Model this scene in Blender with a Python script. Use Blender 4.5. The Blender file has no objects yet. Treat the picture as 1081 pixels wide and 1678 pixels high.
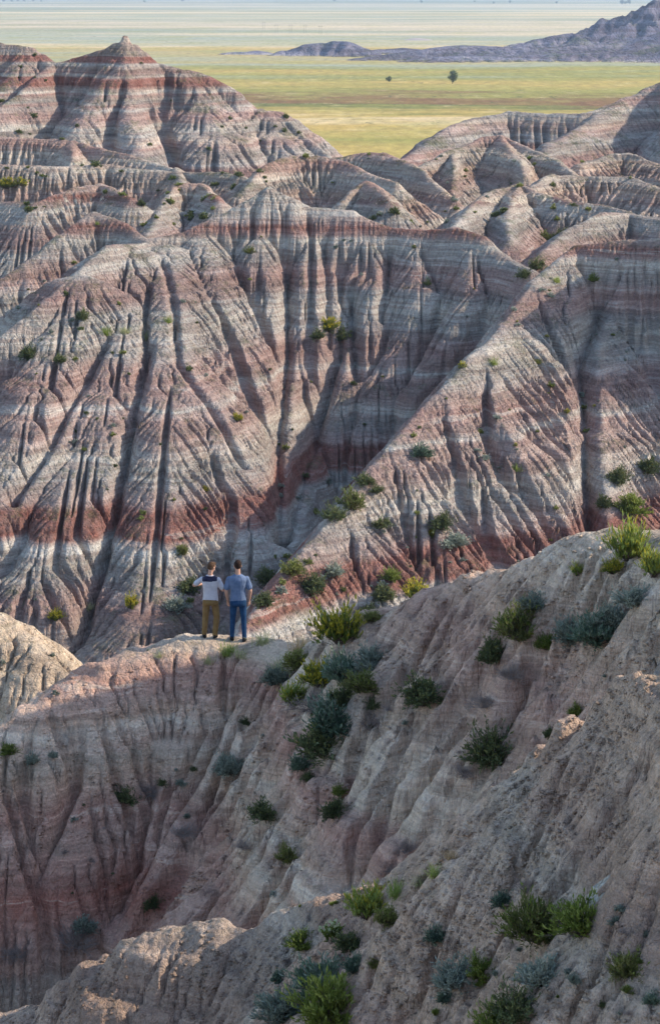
import bpy, bmesh, math, random, time
import numpy as np
from mathutils import Vector, Matrix
T0 = time.time()
random.seed(7)
scene = bpy.context.scene
COL = scene.collection
FPX, CX, CY = 3263.0, 540.5, 839.0          # the photograph's own pixels (1081 x 1678)
PITCH = math.radians(14.67)
CAMZ = 80.0                                  # the overlook stands 80 m above the prairie
cP, sP = math.cos(PITCH), math.sin(PITCH)

def P(px, py, D):
    """world point seen at photo pixel (px,py) at a distance D along +Y"""
    a = (px - CX) / FPX; b = -(py - CY) / FPX
    y = cP + b * sP; z = b * cP - sP
    k = D / y
    return (a * k, D, z * k + CAMZ)

# ------------------------------------------------------------------ noise
_rs = np.random.RandomState(11)
_tab = _rs.rand(512, 512).astype(np.float32)
def vnoise(x, y, seed=0):
    x = x + seed * 37.13; y = y + seed * 71.77
    xi = np.floor(x).astype(np.int32); yi = np.floor(y).astype(np.int32)
    fx = (x - xi).astype(np.float32); fy = (y - yi).astype(np.float32)
    fx = fx * fx * fx * (fx * (fx * 6 - 15) + 10); fy = fy * fy * fy * (fy * (fy * 6 - 15) + 10)
    a = _tab[xi & 511, yi & 511]; b = _tab[(xi + 1) & 511, yi & 511]
    c = _tab[xi & 511, (yi + 1) & 511]; d = _tab[(xi + 1) & 511, (yi + 1) & 511]
    return (a + (b - a) * fx) * (1 - fy) + (c + (d - c) * fx) * fy - 0.5
def fbm(x, y, oct=4, seed=0, gain=0.5):
    s = 0; a = 1.0
    for o in range(oct):
        ca, sa = math.cos(o * 1.1), math.sin(o * 1.1)
        s = s + a * vnoise((x * ca - y * sa) * 2 ** o, (x * sa + y * ca) * 2 ** o, seed + o * 3 + 1)
        a *= gain
    return s

# ------------------------------------------------------------------ ridges
R_ = []      # (points xyz, slope, round, noise wave length)
def ridge(pts, slope=1.2, rnd=0.5, wl=12.0, world=False, left=None):
    w = pts if world else [P(*p) for p in pts]
    R_.append((np.array(w, float), slope, rnd, wl, left))
# nearest ridge, running from the right edge down to the lower left
ridge([(1330,1050,14.2),(1200,1088,15.2),(1081,1120,16),(1045,1130,16.3),(1015,1150,16.5),(990,1188,16.7),(958,1232,16.9),(912,1282,17.2),(865,1308,17.6),(810,1318,18),(772,1378,18.4),(722,1425,18.7),(670,1450,19),
  (600,1452,19.3),(560,1465,19.5),(480,1490,19.8),(400,1507,20),(350,1500,20.1),(290,1500,20.2),(225,1525,20.2),(170,1565,20.3),(120,1600,20.3),(60,1635,20.4),(0,1660,20.5),(-100,1700,20.5),(-260,1760,20.6)], 1.25, 0.22, 2.0)
KNOBS = ([(950,1204,16.95),(936,1196,16.9),(922,1203,16.85)], [(900,1246,17.2),(886,1244,17.15),(874,1256,17.1)], [(858,1280,17.5),(846,1288,17.45)], [(1018,1132,16.4),(1040,1124,16.3)], [(982,1172,16.6),(994,1162,16.6)], [(808,1312,18),(822,1310,17.95)], [(768,1368,18.3),(760,1372,18.3)])
ridge([(808,1316,18),(840,1400,17.2),(850,1500,16.5),(800,1640,15.6)], 1.2, 0.2, 2)
ridge([(990,1178,16.7),(1000,1300,15.7),(1010,1420,15.0),(1000,1560,14.2),(980,1700,13.5)], 1.1, 0.25, 2)
ridge([(1120,1110,15.8),(1150,1300,14.6),(1180,1500,13.6)], 1.1, 0.25, 2)
ridge([(600,1452,19.3),(640,1540,18.4),(650,1640,17.5),(640,1760,16.6)], 1.1, 0.2, 2)
ridge([(460,1495,19.8),(470,1570,19.1),(440,1680,18.2)], 1.2, 0.2, 2)
# the ridge the two men stand on
ridge([(1330,850,29),(1200,856,31),(1081,866,33),(1000,868,33.8),(950,872,34.5),(905,903,35.2),(860,928,35.8),(780,942,36.8),(720,962,37.6),(640,995,38.8),(600,1022,39.5),(572,1052,40.2),(530,1060,40.7),(470,1052,41.4),
  (420,1048,42),(370,1046,42.4),(300,1047,42.2),(245,1062,42),(190,1078,41.6),(120,1107,41),(60,1150,40.3),(0,1190,39.8),(-120,1270,39),(-260,1340,38)], 1.35, 0.7, 4)
ridge([(950,872,34.5),(985,980,33.2),(960,1100,32.4),(900,1210,31.8),(840,1330,31)], 1.25, 0.4, 3)
ridge([(1081,940,32.2),(1120,1050,31),(1100,1200,30)], 1.25, 0.4, 3)
ridge([(860,928,35.8),(800,1030,35),(745,1130,34.2),(690,1230,33.5),(630,1340,32.8),(560,1460,32)], 1.4, 1.0, 3)
ridge([(760,950,37),(700,1060,36.2),(660,1150,35.5),(600,1240,34.9),(530,1350,34.2),(450,1470,33.4)], 1.4, 1.0, 3)
ridge([(640,995,38.8),(600,1110,37.6),(540,1210,36.8),(460,1340,36),(380,1450,35.2),(290,1560,34.5)], 1.4, 1.0, 3)
ridge([(530,1060,40.7),(470,1160,39.8),(420,1240,39.1),(370,1340,38.4),(310,1450,37.7),(240,1580,36.9)], 1.5, 1.0, 3)
ridge([(390,1048,42.2),(350,1170,41.2),(320,1260,40.4),(280,1360,39.6),(240,1480,38.8)], 1.5, 1.0, 3)
ridge([(280,1050,42.1),(250,1150,41.3),(215,1270,40.2),(190,1350,39.6),(150,1480,38.6),(110,1620,37.6)], 1.5, 1.0, 3)
ridge([(150,1095,41.3),(120,1200,40.4),(90,1310,39.4),(50,1440,38.4),(10,1600,37.2)], 1.4, 1.0, 3)
ridge([(330,1062,42),(280,1180,40.7),(240,1300,39.3),(200,1420,38.1),(160,1560,36.9)], 1.5, 3.0, 3)
ridge([(440,1062,41.7),(385,1180,40.2),(335,1300,38.8),(285,1420,37.6),(230,1560,36.4)], 1.6, 1.6, 3)
# sunlit hill at the left edge
ridge([(-120,960,53),(-40,990,52),(0,1004,51),(30,1035,50.6),(62,1065,50),(95,1108,49.5),(140,1190,48.6)], 1.0, 0.4, 4)
# the canyon wall
ridge([(155,347,229),(200,368,227),(240,395,223),(300,385,224.5),(370,348,227),(405,330,228),(440,305,229),(475,322,228.5),(510,345,228),(580,350,227),(640,372,225.5),(700,376,224),(745,374,222.5),(790,388,220),(835,425,216),(868,442,212)], 1.25, 1.0, 10)
ridge([(155,347,229),(100,385,225),(40,435,220),(-60,500,214),(-200,560,210)], 1.1, 1.0, 10)
ridge([(245,397,222),(180,402,216),(130,445,209),(60,508,202),(-60,600,195),(-200,700,186)], 1.2, 1.2, 9)
ridge([(205,402,218),(200,500,206),(190,590,196),(155,700,186),(110,800,178),(70,900,171),(30,1000,164)], 1.5, 10, 7)
ridge([(130,450,208),(75,600,194),(40,700,185),(-10,800,178),(-60,900,171)], 1.4, 9, 7)
ridge([(268,400,221),(272,480,209),(268,575,198),(272,655,189),(268,750,181),(262,850,174),(250,950,167),(225,1070,158)], 1.5, 9, 7)
ridge([(268,575,198),(312,640,191),(355,725,185),(385,800,180),(400,880,175),(390,980,168),(370,1080,160)], 1.5, 9, 7)
ridge([(330,385,224),(352,470,213.5),(385,560,206),(408,650,199.5),(430,740,193.5),(447,850,189)], 1.6, 6, 6)
ridge([(420,365,226),(430,450,217.5),(440,540,212),(452,620,207),(480,700,203)], 1.7, 5, 6)
ridge([(510,372,226),(500,470,218),(492,600,210),(500,700,204),(505,800,198)], 1.7, 6, 6)
ridge([(600,372,226),(610,460,219),(590,560,213),(560,660,206),(530,760,200)], 1.7, 6, 6)
ridge([(690,380,224),(690,470,217),(655,560,212),(605,650,206),(555,760,200),(515,850,194)], 1.7, 6, 6)
ridge([(775,386,220.5),(775,470,214),(725,560,209),(670,650,204)], 1.6, 3, 6)
# sunlit spur right of the middle and the wall at the right edge
ridge([(1330,380,203),(1160,386,205),(1081,390,206),(1010,394,207),(945,402,208),(905,435,205),(872,465,201)], 1.3, 0.7, 7)
ridge([(905,435,205),(872,465,201),(830,522,194.5),(790,572,187.5),(720,640,180),(640,727,172),(560,822,164),(480,922,156),(405,1030,147),(330,1150,138)], 1.3, 0.7, 7, left=.72)
ridge([(790,572,187.5),(815,690,178),(835,800,171.5),(850,930,164)], 1.2, 1.2, 7, left=.8)
ridge([(935,420,207),(922,520,197.5),(902,610,190.5),(888,700,184.5),(880,800,179),(880,900,173),(870,1000,166)], 1.3, 2.5, 6)
ridge([(1015,394,207),(1022,480,204),(1036,590,201),(1045,700,196),(1040,800,190)], 1.4, 3, 6)
ridge([(1110,388,206),(1110,520,200),(1105,700,190),(1090,800,183)], 1.3, 4, 6)
# off frame on the right: unseen butte, shaped to shade the right of the wall
ridge([(50,197,CAMZ-11),(51,212,CAMZ-12),(54,220,CAMZ-12)], 2.6, .4, 20, True)
ridge([(13,40.5,CAMZ+.4),(13,41.8,CAMZ-1.1),(13,42.8,CAMZ-2.9),(13,44,CAMZ-4.3),(13.4,47,CAMZ-5.6)], 2.2, .2, 6, True)  # unseen hill added off frame to shade the slope below the men
# hills behind the wall
def far(pts, slope=0.75, rnd=.5, wl=14): ridge(pts, slope, rnd, wl)
far([(-160,300,268),(0,330,262),(60,330,258),(120,308,262),(165,300,264),(215,325,258)], .8)
far([(240,390,246),(270,330,262),(290,305,268),(330,300,268),(360,330,258)], .8)
far([(560,330,262),(600,296,270),(618,308,262),(640,330,256)], .8)
far([(400,308,282),(430,275,290),(480,252,297),(520,250,298),(560,262,296),(610,285,288),(650,305,280)], .75)
far([(540,262,318),(590,252,318),(630,249,315),(670,268,308),(710,295,298),(745,322,290)], .8)
far([(-100,275,306),(0,268,306),(90,272,305),(180,270,308),(215,278,306),(300,280,304),(345,278,300),(400,288,296)], .8)
far([(290,274,306),(300,300,292),(296,330,280)], .8)
far([(-120,226,338),(0,222,336),(70,224,335),(118,226,333),(145,240,328),(200,252,322),(250,262,318),(285,274,312)], .8)
far([(118,226,333),(120,262,316)], .8)
far([(745,372,244),(775,335,258),(815,308,268),(850,300,270),(890,318,264),(930,330,260),(985,336,258),(1040,352,252),(1120,362,248)], .75)
far([(850,300,270),(830,350,252),(835,395,240)], .8)
far([(880,420,232),(925,378,242),(985,350,250),(1030,352,252),(1081,362,248),(1180,380,240)], .7)
far([(640,300,318),(690,272,330),(740,246,338),(790,224,345),(820,221,345),(860,236,340),(900,256,330),(945,288,318),(965,300,312)], .75)
far([(740,250,338),(745,290,318),(740,310,308)], .75)
far([(820,221,345),(850,262,326),(860,290,312)], .75)
far([(855,320,285),(900,290,300),(960,292,302),(1030,290,300),(1081,310,292),(1180,330,285)], .6)
far([(950,270,335),(1000,252,345),(1030,250,345),(1081,265,338),(1180,280,330)], .6)
far([(600,310,400),(660,258,420),(720,222,440),(780,195,455),(830,180,462),(900,188,458),(960,190,455),(1010,168,462),(1045,155,468),(1081,138,472),(1140,115,480),(1250,80,490)], .7, 1.5, 25)
far([(1010,168,462),(960,205,440),(900,235,420),(880,262,400)], .7, 1.5, 20)
far([(1250,80,490),(1170,160,440),(1120,230,400)], .7, 1.5, 20)
ridge([(113,440,CAMZ+2),(120,470,CAMZ+7),(128,500,CAMZ+12)], 1.15, 3, 20, True)  # unseen ridge off frame, shaped to shade the far hills at right
# the banded pyramid and its neighbour
far([(-160,40,455),(-60,60,440),(0,66,432),(45,72,430),(62,88,428),(86,106,424)], 1.0, .6, 12)
far([(45,74,430),(20,120,420),(-10,180,406)], 1.0, 4, 12)
far([(205,66,421),(190,78,422),(165,84,422),(120,92,424),(90,104,424),(50,140,412),(0,172,402),(-100,210,390)], .95, .7, 12)
far([(205,66,421),(224,82,421),(248,98,422),(290,108,422),(340,126,421),(385,150,419),(415,175,418),(440,180,418),(480,205,414),(535,252,406),(600,320,395)], .95, .7, 12)
ridge([(199,61,421.2),(203,56,421),(209,57,421),(213,63,421)], 2.8, .05, 4)
ridge([(220,72,421),(228,75,421)], 2.6, .1, 4); ridge([(184,74,421),(190,71,421)], 2.6, .1, 4)
far([(203,70,421),(190,120,412),(150,170,402),(120,230,388)], 1.1, 5, 10)
far([(206,70,421),(200,110,413),(205,160,405),(222,215,392),(235,270,380)], 1.1, 3, 10)
far([(300,112,421.5),(330,170,410),(345,215,400),(350,262,388)], 1.1, 12, 10)
far([(428,178,418),(395,215,409),(350,250,399),(310,290,388)], .95, .8, 10)
far([(440,182,418),(455,230,406),(460,285,392)], .95, 8, 10)

# off frame on the right: the unseen hill added to shade the near slopes is listed above

# overlook the photographer stands on
ridge([(-60,-14,CAMZ-1.9),(0,-2.0,CAMZ-1.7),(40,-16,CAMZ-2.2)], 1.35, 0.5, 8, True)

def floor_z(x, y):
    f = np.interp(y, [-60, 10, 25, 60, 110, 190, 215, 260, 330, 480, 620], [-25, -18, -22, -48, -58, -58, -42, -38, -37, -45, -82]) + CAMZ
    side = np.clip((np.abs(x) - y * .2 - 60) / 200, 0, 1)
    return f * (1 - side) + (CAMZ - 82) * side + 1.0 * fbm(x / 20, y / 20, 2, 5)

def base_h(x, y, jitter=True):
    h = floor_z(x, y)
    ynear = float(y.min()); yfar = float(y.max())
    for k, (pts, sl, rnd, wl, left) in enumerate(R_):
        reach = (pts[:, 2].max() - (CAMZ - 60)) / sl + 5
        if pts[:, 1].max() + reach < ynear or pts[:, 1].min() - reach > yfar: continue
        wx = fbm(x / wl, y / wl, 3, 20 + k); wy = fbm(x / wl, y / wl, 3, 90 + k)
        n = len(pts)
        best = None
        if n == 1: continue
        for i in range(n - 1):
            ax, ay, az = pts[i]; bx, by, bz = pts[i + 1]
            dx, dy = bx - ax, by - ay
            L2 = dx * dx + dy * dy + 1e-9
            tu = ((x - ax) * dx + (y - ay) * dy) / L2; t = np.clip(tu, 0, 1)
            ex = x - (ax + t * dx); ey = y - (ay + t * dy)
            d = np.sqrt(ex * ex + ey * ey)
            par = np.abs(tu - t) * math.sqrt(L2); dp = np.abs((x - ax) * dy - (y - ay) * dx) / math.sqrt(L2)
            S = sl if left is None else sl + (left - sl) * np.clip((dx * ey - dy * ex) / (math.sqrt(L2) * (d + .3)) * 3, 0, 1)
            z = az + (bz - az) * t - S * ((np.sqrt(d * d + rnd * rnd) - rnd) if rnd < 1.5 else (np.sqrt(dp * dp + rnd * rnd) - rnd + par))
            best = z if best is None else np.maximum(best, z)
        top = np.maximum(0, pts[:, 2].max() - best)
        # spurs bulge and hollow more the farther they are from the crest
        amp = np.minimum(top * 0.10, 0.07 * wl)
        best = best + amp * (wx + 0.5 * wy)
        h = np.maximum(h, best)
    return h

# ------------------------------------------------------------------ erosion on a grid
OFF = [(-1,0),(1,0),(0,-1),(0,1),(-1,-1),(-1,1),(1,-1),(1,1)]
def flow(h, dx, mask, rng, rnd=0.35):
    ny, nx = h.shape
    N = ny * nx
    hp = np.pad(h, 1, mode='edge')
    best = np.zeros(h.shape, np.float32); rec = np.arange(N, dtype=np.int32).reshape(ny, nx).copy()
    base = rec.copy()
    for (oy, ox) in OFF:
        s = (h - hp[1+oy:1+oy+ny, 1+ox:1+ox+nx]) / (dx * math.hypot(oy, ox))
        s = s * (1 - rnd + 2 * rnd * rng.random_sample(h.shape).astype(np.float32)) if rnd else s
        yy = oy * nx + ox
        ok = s > best
        if oy == -1: ok[0] = False
        if oy == 1: ok[-1] = False
        if ox == -1: ok[:, 0] = False
        if ox == 1: ok[:, -1] = False
        best[ok] = s[ok]; rec[ok] = (base + yy)[ok]
    rec[~mask] = base[~mask]
    rec = rec.ravel()
    # order by height; levels of the receiver tree
    depth = (rec != np.arange(N)).astype(np.int32); p = rec.copy()
    while True:
        nd = depth + depth[p]; q = p[p]
        if np.array_equal(q, p): break
        depth = nd; p = q
    order = np.argsort(depth, kind='stable')
    cnt = np.bincount(depth); st = np.concatenate([[0], np.cumsum(cnt)])
    levels = [order[st[i]:st[i+1]] for i in range(len(cnt))]
    return rec, levels
def erode(h, dx, mask, iters, K, m, a0, seed, talus=2.2, diff=0.05, hard=None, rnd=0.35):
    rng = np.random.RandomState(seed)
    for it in range(iters):
        rec, levels = flow(h, dx, mask, rng, rnd)
        A = np.full(h.size, dx * dx, np.float64)
        for lv in reversed(levels[1:]):
            np.add.at(A, rec[lv], A[lv])
        F = K * np.maximum(0, A ** m - a0 ** m) / dx
        if hard is not None: F = F * hard(h).ravel()
        hf = h.ravel().astype(np.float64)
        for lv in levels[1:]:
            f = F[lv]
            hf[lv] = (hf[lv] + f * hf[rec[lv]]) / (1 + f)
        h = hf.reshape(h.shape)
        for _ in range(2):
            for (oy, ox) in OFF[:4]:
                n = np.roll(h, (oy, ox), (0, 1))
                if oy: n[0 if oy > 0 else -1] = h[0 if oy > 0 else -1]
                if ox: n[:, 0 if ox > 0 else -1] = h[:, 0 if ox > 0 else -1]
                h = np.minimum(h, n + talus * dx)
        hp = np.pad(h, 1, mode='edge')
        h = h + diff * (hp[:-2,1:-1] + hp[2:,1:-1] + hp[1:-1,:-2] + hp[1:-1,2:] - 4 * h)
        h = h.astype(np.float32)
    return h, A.reshape(h.shape)

def hardness(zs, lo=0.35, scale=1.0, seed=3):
    rs = np.random.RandomState(seed); t = rs.rand(4096)
    def f(h):
        u = (h - CAMZ) * scale + 900
        i = np.floor(u).astype(int); w = u - i
        return lo + (1 - lo) * (t[i & 4095] * (1 - w) + t[(i + 1) & 4095] * w) * 1.6
    return f

class Grid:
    def __init__(s, y0, y1, dx, marg, xr=None, side=1.14):
        s.y0, s.y1, s.dx = y0, y1, dx
        w = (y1 * 0.1657 * side + marg) if xr is None else xr
        s.x0 = -w
        s.nx = int(2 * w / dx) + 1; s.ny = int((y1 - y0) / dx) + 1
        s.xs = s.x0 + np.arange(s.nx) * dx; s.ys = y0 + np.arange(s.ny) * dx
        s.X, s.Y = np.meshgrid(s.xs, s.ys)
        s.mask = np.abs(s.X) < s.Y * 0.1657 * side + marg
        s.h = base_h(s.X, s.Y).astype(np.float32)
    def sample(s, x, y):
        u = np.clip((x - s.x0) / s.dx, 0, s.nx - 1.001); v = np.clip((y - s.y0) / s.dx, 0, s.ny - 1.001)
        i = u.astype(int); j = v.astype(int); fu = u - i; fv = v - j
        h = s.h
        return (h[j, i] * (1 - fu) + h[j, i + 1] * fu) * (1 - fv) + (h[j + 1, i] * (1 - fu) + h[j + 1, i + 1] * fu) * fv
    def limit(s, ref, dmax):
        d = np.minimum(s.h - ref, 0) ; up = np.maximum(s.h - ref, 0)
        s.h = (ref + up - dmax * (1 - np.exp(d / dmax))).astype(np.float32)
    def ledges(s, per, amp, seed):
        t = np.random.RandomState(seed).rand(4096); u = (s.h - CAMZ + .04 * per * s.X) / per + 1000 + .35 * fbm(s.X / (per * 25), s.Y / (per * 25), 2, seed)
        i = np.floor(u).astype(int); w = u - i; w = w * w * (3 - 2 * w)
        s.h = (s.h + amp * (t[i & 4095] * (1 - w) + t[(i + 1) & 4095] * w - .5) * (.4 + 1.2 * np.clip(fbm(s.X / (per * 12), s.Y / (per * 12), 2, seed + 1) + .5, 0, 1))).astype(np.float32)
    def fine(s, dmax, *a, **kw):
        ref = s.h.copy(); s.h, _ = erode(s.h, s.dx, s.mask, *a, **kw); s.limit(ref, dmax)
    def coarse_to_fine(s, dmax, iters, K, m, a0, seed, **kw):
        c = s.h[::2, ::2].copy(); mk = s.mask[::2, ::2]
        c0 = c.copy()
        c, _ = erode(c, s.dx * 2, mk, iters, K, m, a0, seed, **kw)
        d = np.minimum(c - c0, 0); d = -dmax * (1 - np.exp(d / dmax))
        u = np.arange(s.nx) / 2.0; v = np.arange(s.ny) / 2.0
        i = np.minimum(u.astype(int), c.shape[1] - 2); j = np.minimum(v.astype(int), c.shape[0] - 2)
        fu = np.clip(u - i, 0, 1)[None, :]; fv = np.clip(v - j, 0, 1)[:, None]
        J = j[:, None]; I = i[None, :]
        s.h = s.h + ((d[J, I] * (1 - fu) + d[J, I + 1] * fu) * (1 - fv) + (d[J + 1, I] * (1 - fu) + d[J + 1, I + 1] * fu) * fv).astype(np.float32)

def mesh_from_grid(name, g, mat, z=None, keep=None, extra=None):
    z = g.h if z is None else z
    keep = g.mask if keep is None else keep
    X = g.X if extra is None else g.X + extra[0]; Y = g.Y if extra is None else g.Y + extra[1]
    q = keep[:-1, :-1] & keep[1:, :-1] & keep[:-1, 1:] & keep[1:, 1:]
    idx = np.arange(g.ny * g.nx).reshape(g.ny, g.nx)
    f = np.stack([idx[:-1, :-1][q], idx[:-1, 1:][q], idx[1:, 1:][q], idx[1:, :-1][q]], 1)
    used = np.unique(f); remap = np.full(g.ny * g.nx, -1, np.int64); remap[used] = np.arange(len(used))
    f = remap[f]
    co = np.stack([X.ravel()[used], Y.ravel()[used], z.ravel()[used]], 1).astype(np.float32)
    me = bpy.data.meshes.new(name)
    me.vertices.add(len(co)); me.vertices.foreach_set('co', co.ravel())
    me.loops.add(f.size); me.loops.foreach_set('vertex_index', f.ravel().astype(np.int32))
    me.polygons.add(len(f)); me.polygons.foreach_set('loop_start', np.arange(0, f.size, 4, dtype=np.int32))
    me.polygons.foreach_set('loop_total', np.full(len(f), 4, np.int32))
    me.polygons.foreach_set('use_smooth', np.ones(len(f), bool))
    me.update(calc_edges=True)
    me.materials.append(mat)
    o = bpy.data.objects.new(name, me); COL.objects.link(o)
    o['kind'] = 'structure'
    return o

def hit(g, px, py):
    """first point of grid g seen through photo pixels (arrays)"""
    px = np.atleast_1d(np.asarray(px, float)); py = np.atleast_1d(np.asarray(py, float))
    a = (px - CX) / FPX; b = -(py - CY) / FPX
    y = cP + b * sP; z = b * cP - sP
    D = np.full(px.shape, g.y0 + g.dx); done = np.zeros(px.shape, bool)
    step = g.dx * .5
    while D.min() < g.y1 and not done.all():
        hz = g.sample(a / y * D, D)
        done |= (z / y * D + CAMZ) <= hz
        D = np.where(done, D, D + step)
        if (D > g.y1)[~done].any(): done |= D > g.y1
    return a / y * D, D, z / y * D + CAMZ
def carve(g, pts, depth, width):
    """cut a gully along a line picked out on the slope"""
    n = 14; P2 = []
    for (p, q) in zip(pts[:-1], pts[1:]):
        for k in range(n): P2.append((p[0] + (q[0]-p[0]) * k / n, p[1] + (q[1]-p[1]) * k / n))
    P2.append(pts[-1]); P2 = np.array(P2)
    X, Y, Z = hit(g, P2[:, 0], P2[:, 1])
    wob = 0.5 * width * fbm(X / (width * 3), Y / (width * 3), 3, int(pts[0][0]) % 50)
    X = X + wob
    m = int(width * 6 / g.dx) + 2
    dmin = np.full(g.h.shape, 1e9, np.float32)
    for k in range(len(X) - 1):
        L = math.hypot(X[k+1]-X[k], Y[k+1]-Y[k])
        for t in np.linspace(0, 1, max(2, int(L / (g.dx * 2))), endpoint=False):
            cx = X[k] + (X[k+1]-X[k]) * t; cy = Y[k] + (Y[k+1]-Y[k]) * t
            i = int((cx - g.x0) / g.dx); j = int((cy - g.y0) / g.dx)
            i0, i1, j0, j1 = max(0, i - m), min(g.nx, i + m), max(0, j - m), min(g.ny, j + m)
            if i0 >= i1 or j0 >= j1: continue
            d = np.hypot(g.X[j0:j1, i0:i1] - cx, g.Y[j0:j1, i0:i1] - cy)
            dmin[j0:j1, i0:i1] = np.minimum(dmin[j0:j1, i0:i1], d)
    g.h = g.h - (depth * np.clip(1 - dmin / (width * 3), 0, 1) ** 2).astype(np.float32)
# ------------------------------------------------------------------ materials
class NT:
    def __init__(s, name):
        s.m = bpy.data.materials.new(name); s.m.use_nodes = True
        s.t = s.m.node_tree; s.t.nodes.clear()
        s.out = s.n('ShaderNodeOutputMaterial')
    def n(s, typ, **kw):
        nd = s.t.nodes.new(typ)
        for k, v in kw.items(): setattr(nd, k, v)
        return nd
    def l(s, a, b): s.t.links.new(a, b)
    def put(s, sock, v):
        if isinstance(v, bpy.types.NodeSocket): s.l(v, sock)
        else: sock.default_value = v
    def math(s, op, a, b=None, clamp=False):
        nd = s.n('ShaderNodeMath', operation=op, use_clamp=clamp); s.put(nd.inputs[0], a)
        if b is not None: s.put(nd.inputs[1], b)
        return nd.outputs[0]
    def noise(s, vec, scale, detail=4, rough=0.55, lac=2.0, typ='FBM'):
        nd = s.n('ShaderNodeTexNoise', noise_type=typ); s.put(nd.inputs['Vector'], vec)
        nd.inputs['Scale'].default_value = scale; nd.inputs['Detail'].default_value = detail
        nd.inputs['Roughness'].default_value = rough; nd.inputs['Lacunarity'].default_value = lac
        return nd.outputs['Fac']
    def vmul(s, vec, xyz):
        nd = s.n('ShaderNodeVectorMath', operation='MULTIPLY'); s.l(vec, nd.inputs[0]); nd.inputs[1].default_value = xyz
        return nd.outputs[0]
    def mix(s, fac, a, b, blend='MIX'):
        nd = s.n('ShaderNodeMix', data_type='RGBA', blend_type=blend)
        s.put(nd.inputs[0], fac); s.put(nd.inputs[6], a); s.put(nd.inputs[7], b)
        return nd.outputs[2]
    def mapr(s, v, a, b, c=0.0, d=1.0, smooth=False):
        nd = s.n('ShaderNodeMapRange'); nd.clamp = True
        if smooth: nd.interpolation_type = 'SMOOTHSTEP'
        s.l(v, nd.inputs[0]); nd.inputs[1].default_value = a; nd.inputs[2].default_value = b
        nd.inputs[3].default_value = c; nd.inputs[4].default_value = d
        return nd.outputs[0]
    def ramp(s, fac, stops, interp='LINEAR'):
        nd = s.n('ShaderNodeValToRGB'); cr = nd.color_ramp; cr.interpolation = interp
        s.l(fac, nd.inputs[0])
        while len(cr.elements) > 1: cr.elements.remove(cr.elements[-1])
        for i, (p, c) in enumerate(stops):
            e = cr.elements[0] if i == 0 else cr.elements.new(p)
            e.position = p; e.color = (*c[:3], 1)
        return nd.outputs[0]
    def bump(s, h, strength, dist, normal=None):
        nd = s.n('ShaderNodeBump'); nd.inputs['Strength'].default_value = strength; nd.inputs['Distance'].default_value = dist
        s.l(h, nd.inputs['Height'])
        if normal is not None: s.l(normal, nd.inputs['Normal'])
        return nd.outputs[0]
    def bsdf(s, color, rough=0.9, normal=None, spec=0.15):
        nd = s.n('ShaderNodeBsdfPrincipled'); s.put(nd.inputs['Base Color'], color); s.put(nd.inputs['Roughness'], rough)
        nd.inputs['Specular IOR Level'].default_value = spec
        if normal is not None: s.l(normal, nd.inputs['Normal'])
        s.l(nd.outputs[0], s.out.inputs[0]); return nd

C_ = dict(tan=(.47,.365,.285), pale=(.485,.425,.35), white=(.565,.515,.44), pink=(.40,.285,.24), rose=(.34,.215,.18), red=(.27,.115,.09),
          brick=(.28,.125,.095), brown=(.35,.265,.215), grey=(.375,.33,.285), sand=(.52,.41,.31), dust=(.41,.335,.28))
def strata_mat(name, bands, px, warp=0.5, grass=0.0, lam=1.0, tilt=(0.0, 0.0), veg=(.075,.095,.035), coarse=1.0, dustcol='dust', soil=0.5, gain=1.0, tint=(1,1,1), yswitch=None):
  g = [gain * q for q in tint]; C0 = C_
  return strata_mat_(name, [(b, tuple(q * g[i] for i, q in enumerate(C0[c] if isinstance(c, str) else c))) for b, c in bands], px, warp, grass, lam, tilt, veg, coarse, tuple(q * g[i] for i, q in enumerate(C0[dustcol])), soil, tuple(q * g[i] for i, q in enumerate(C0['white'])), yswitch)
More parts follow.
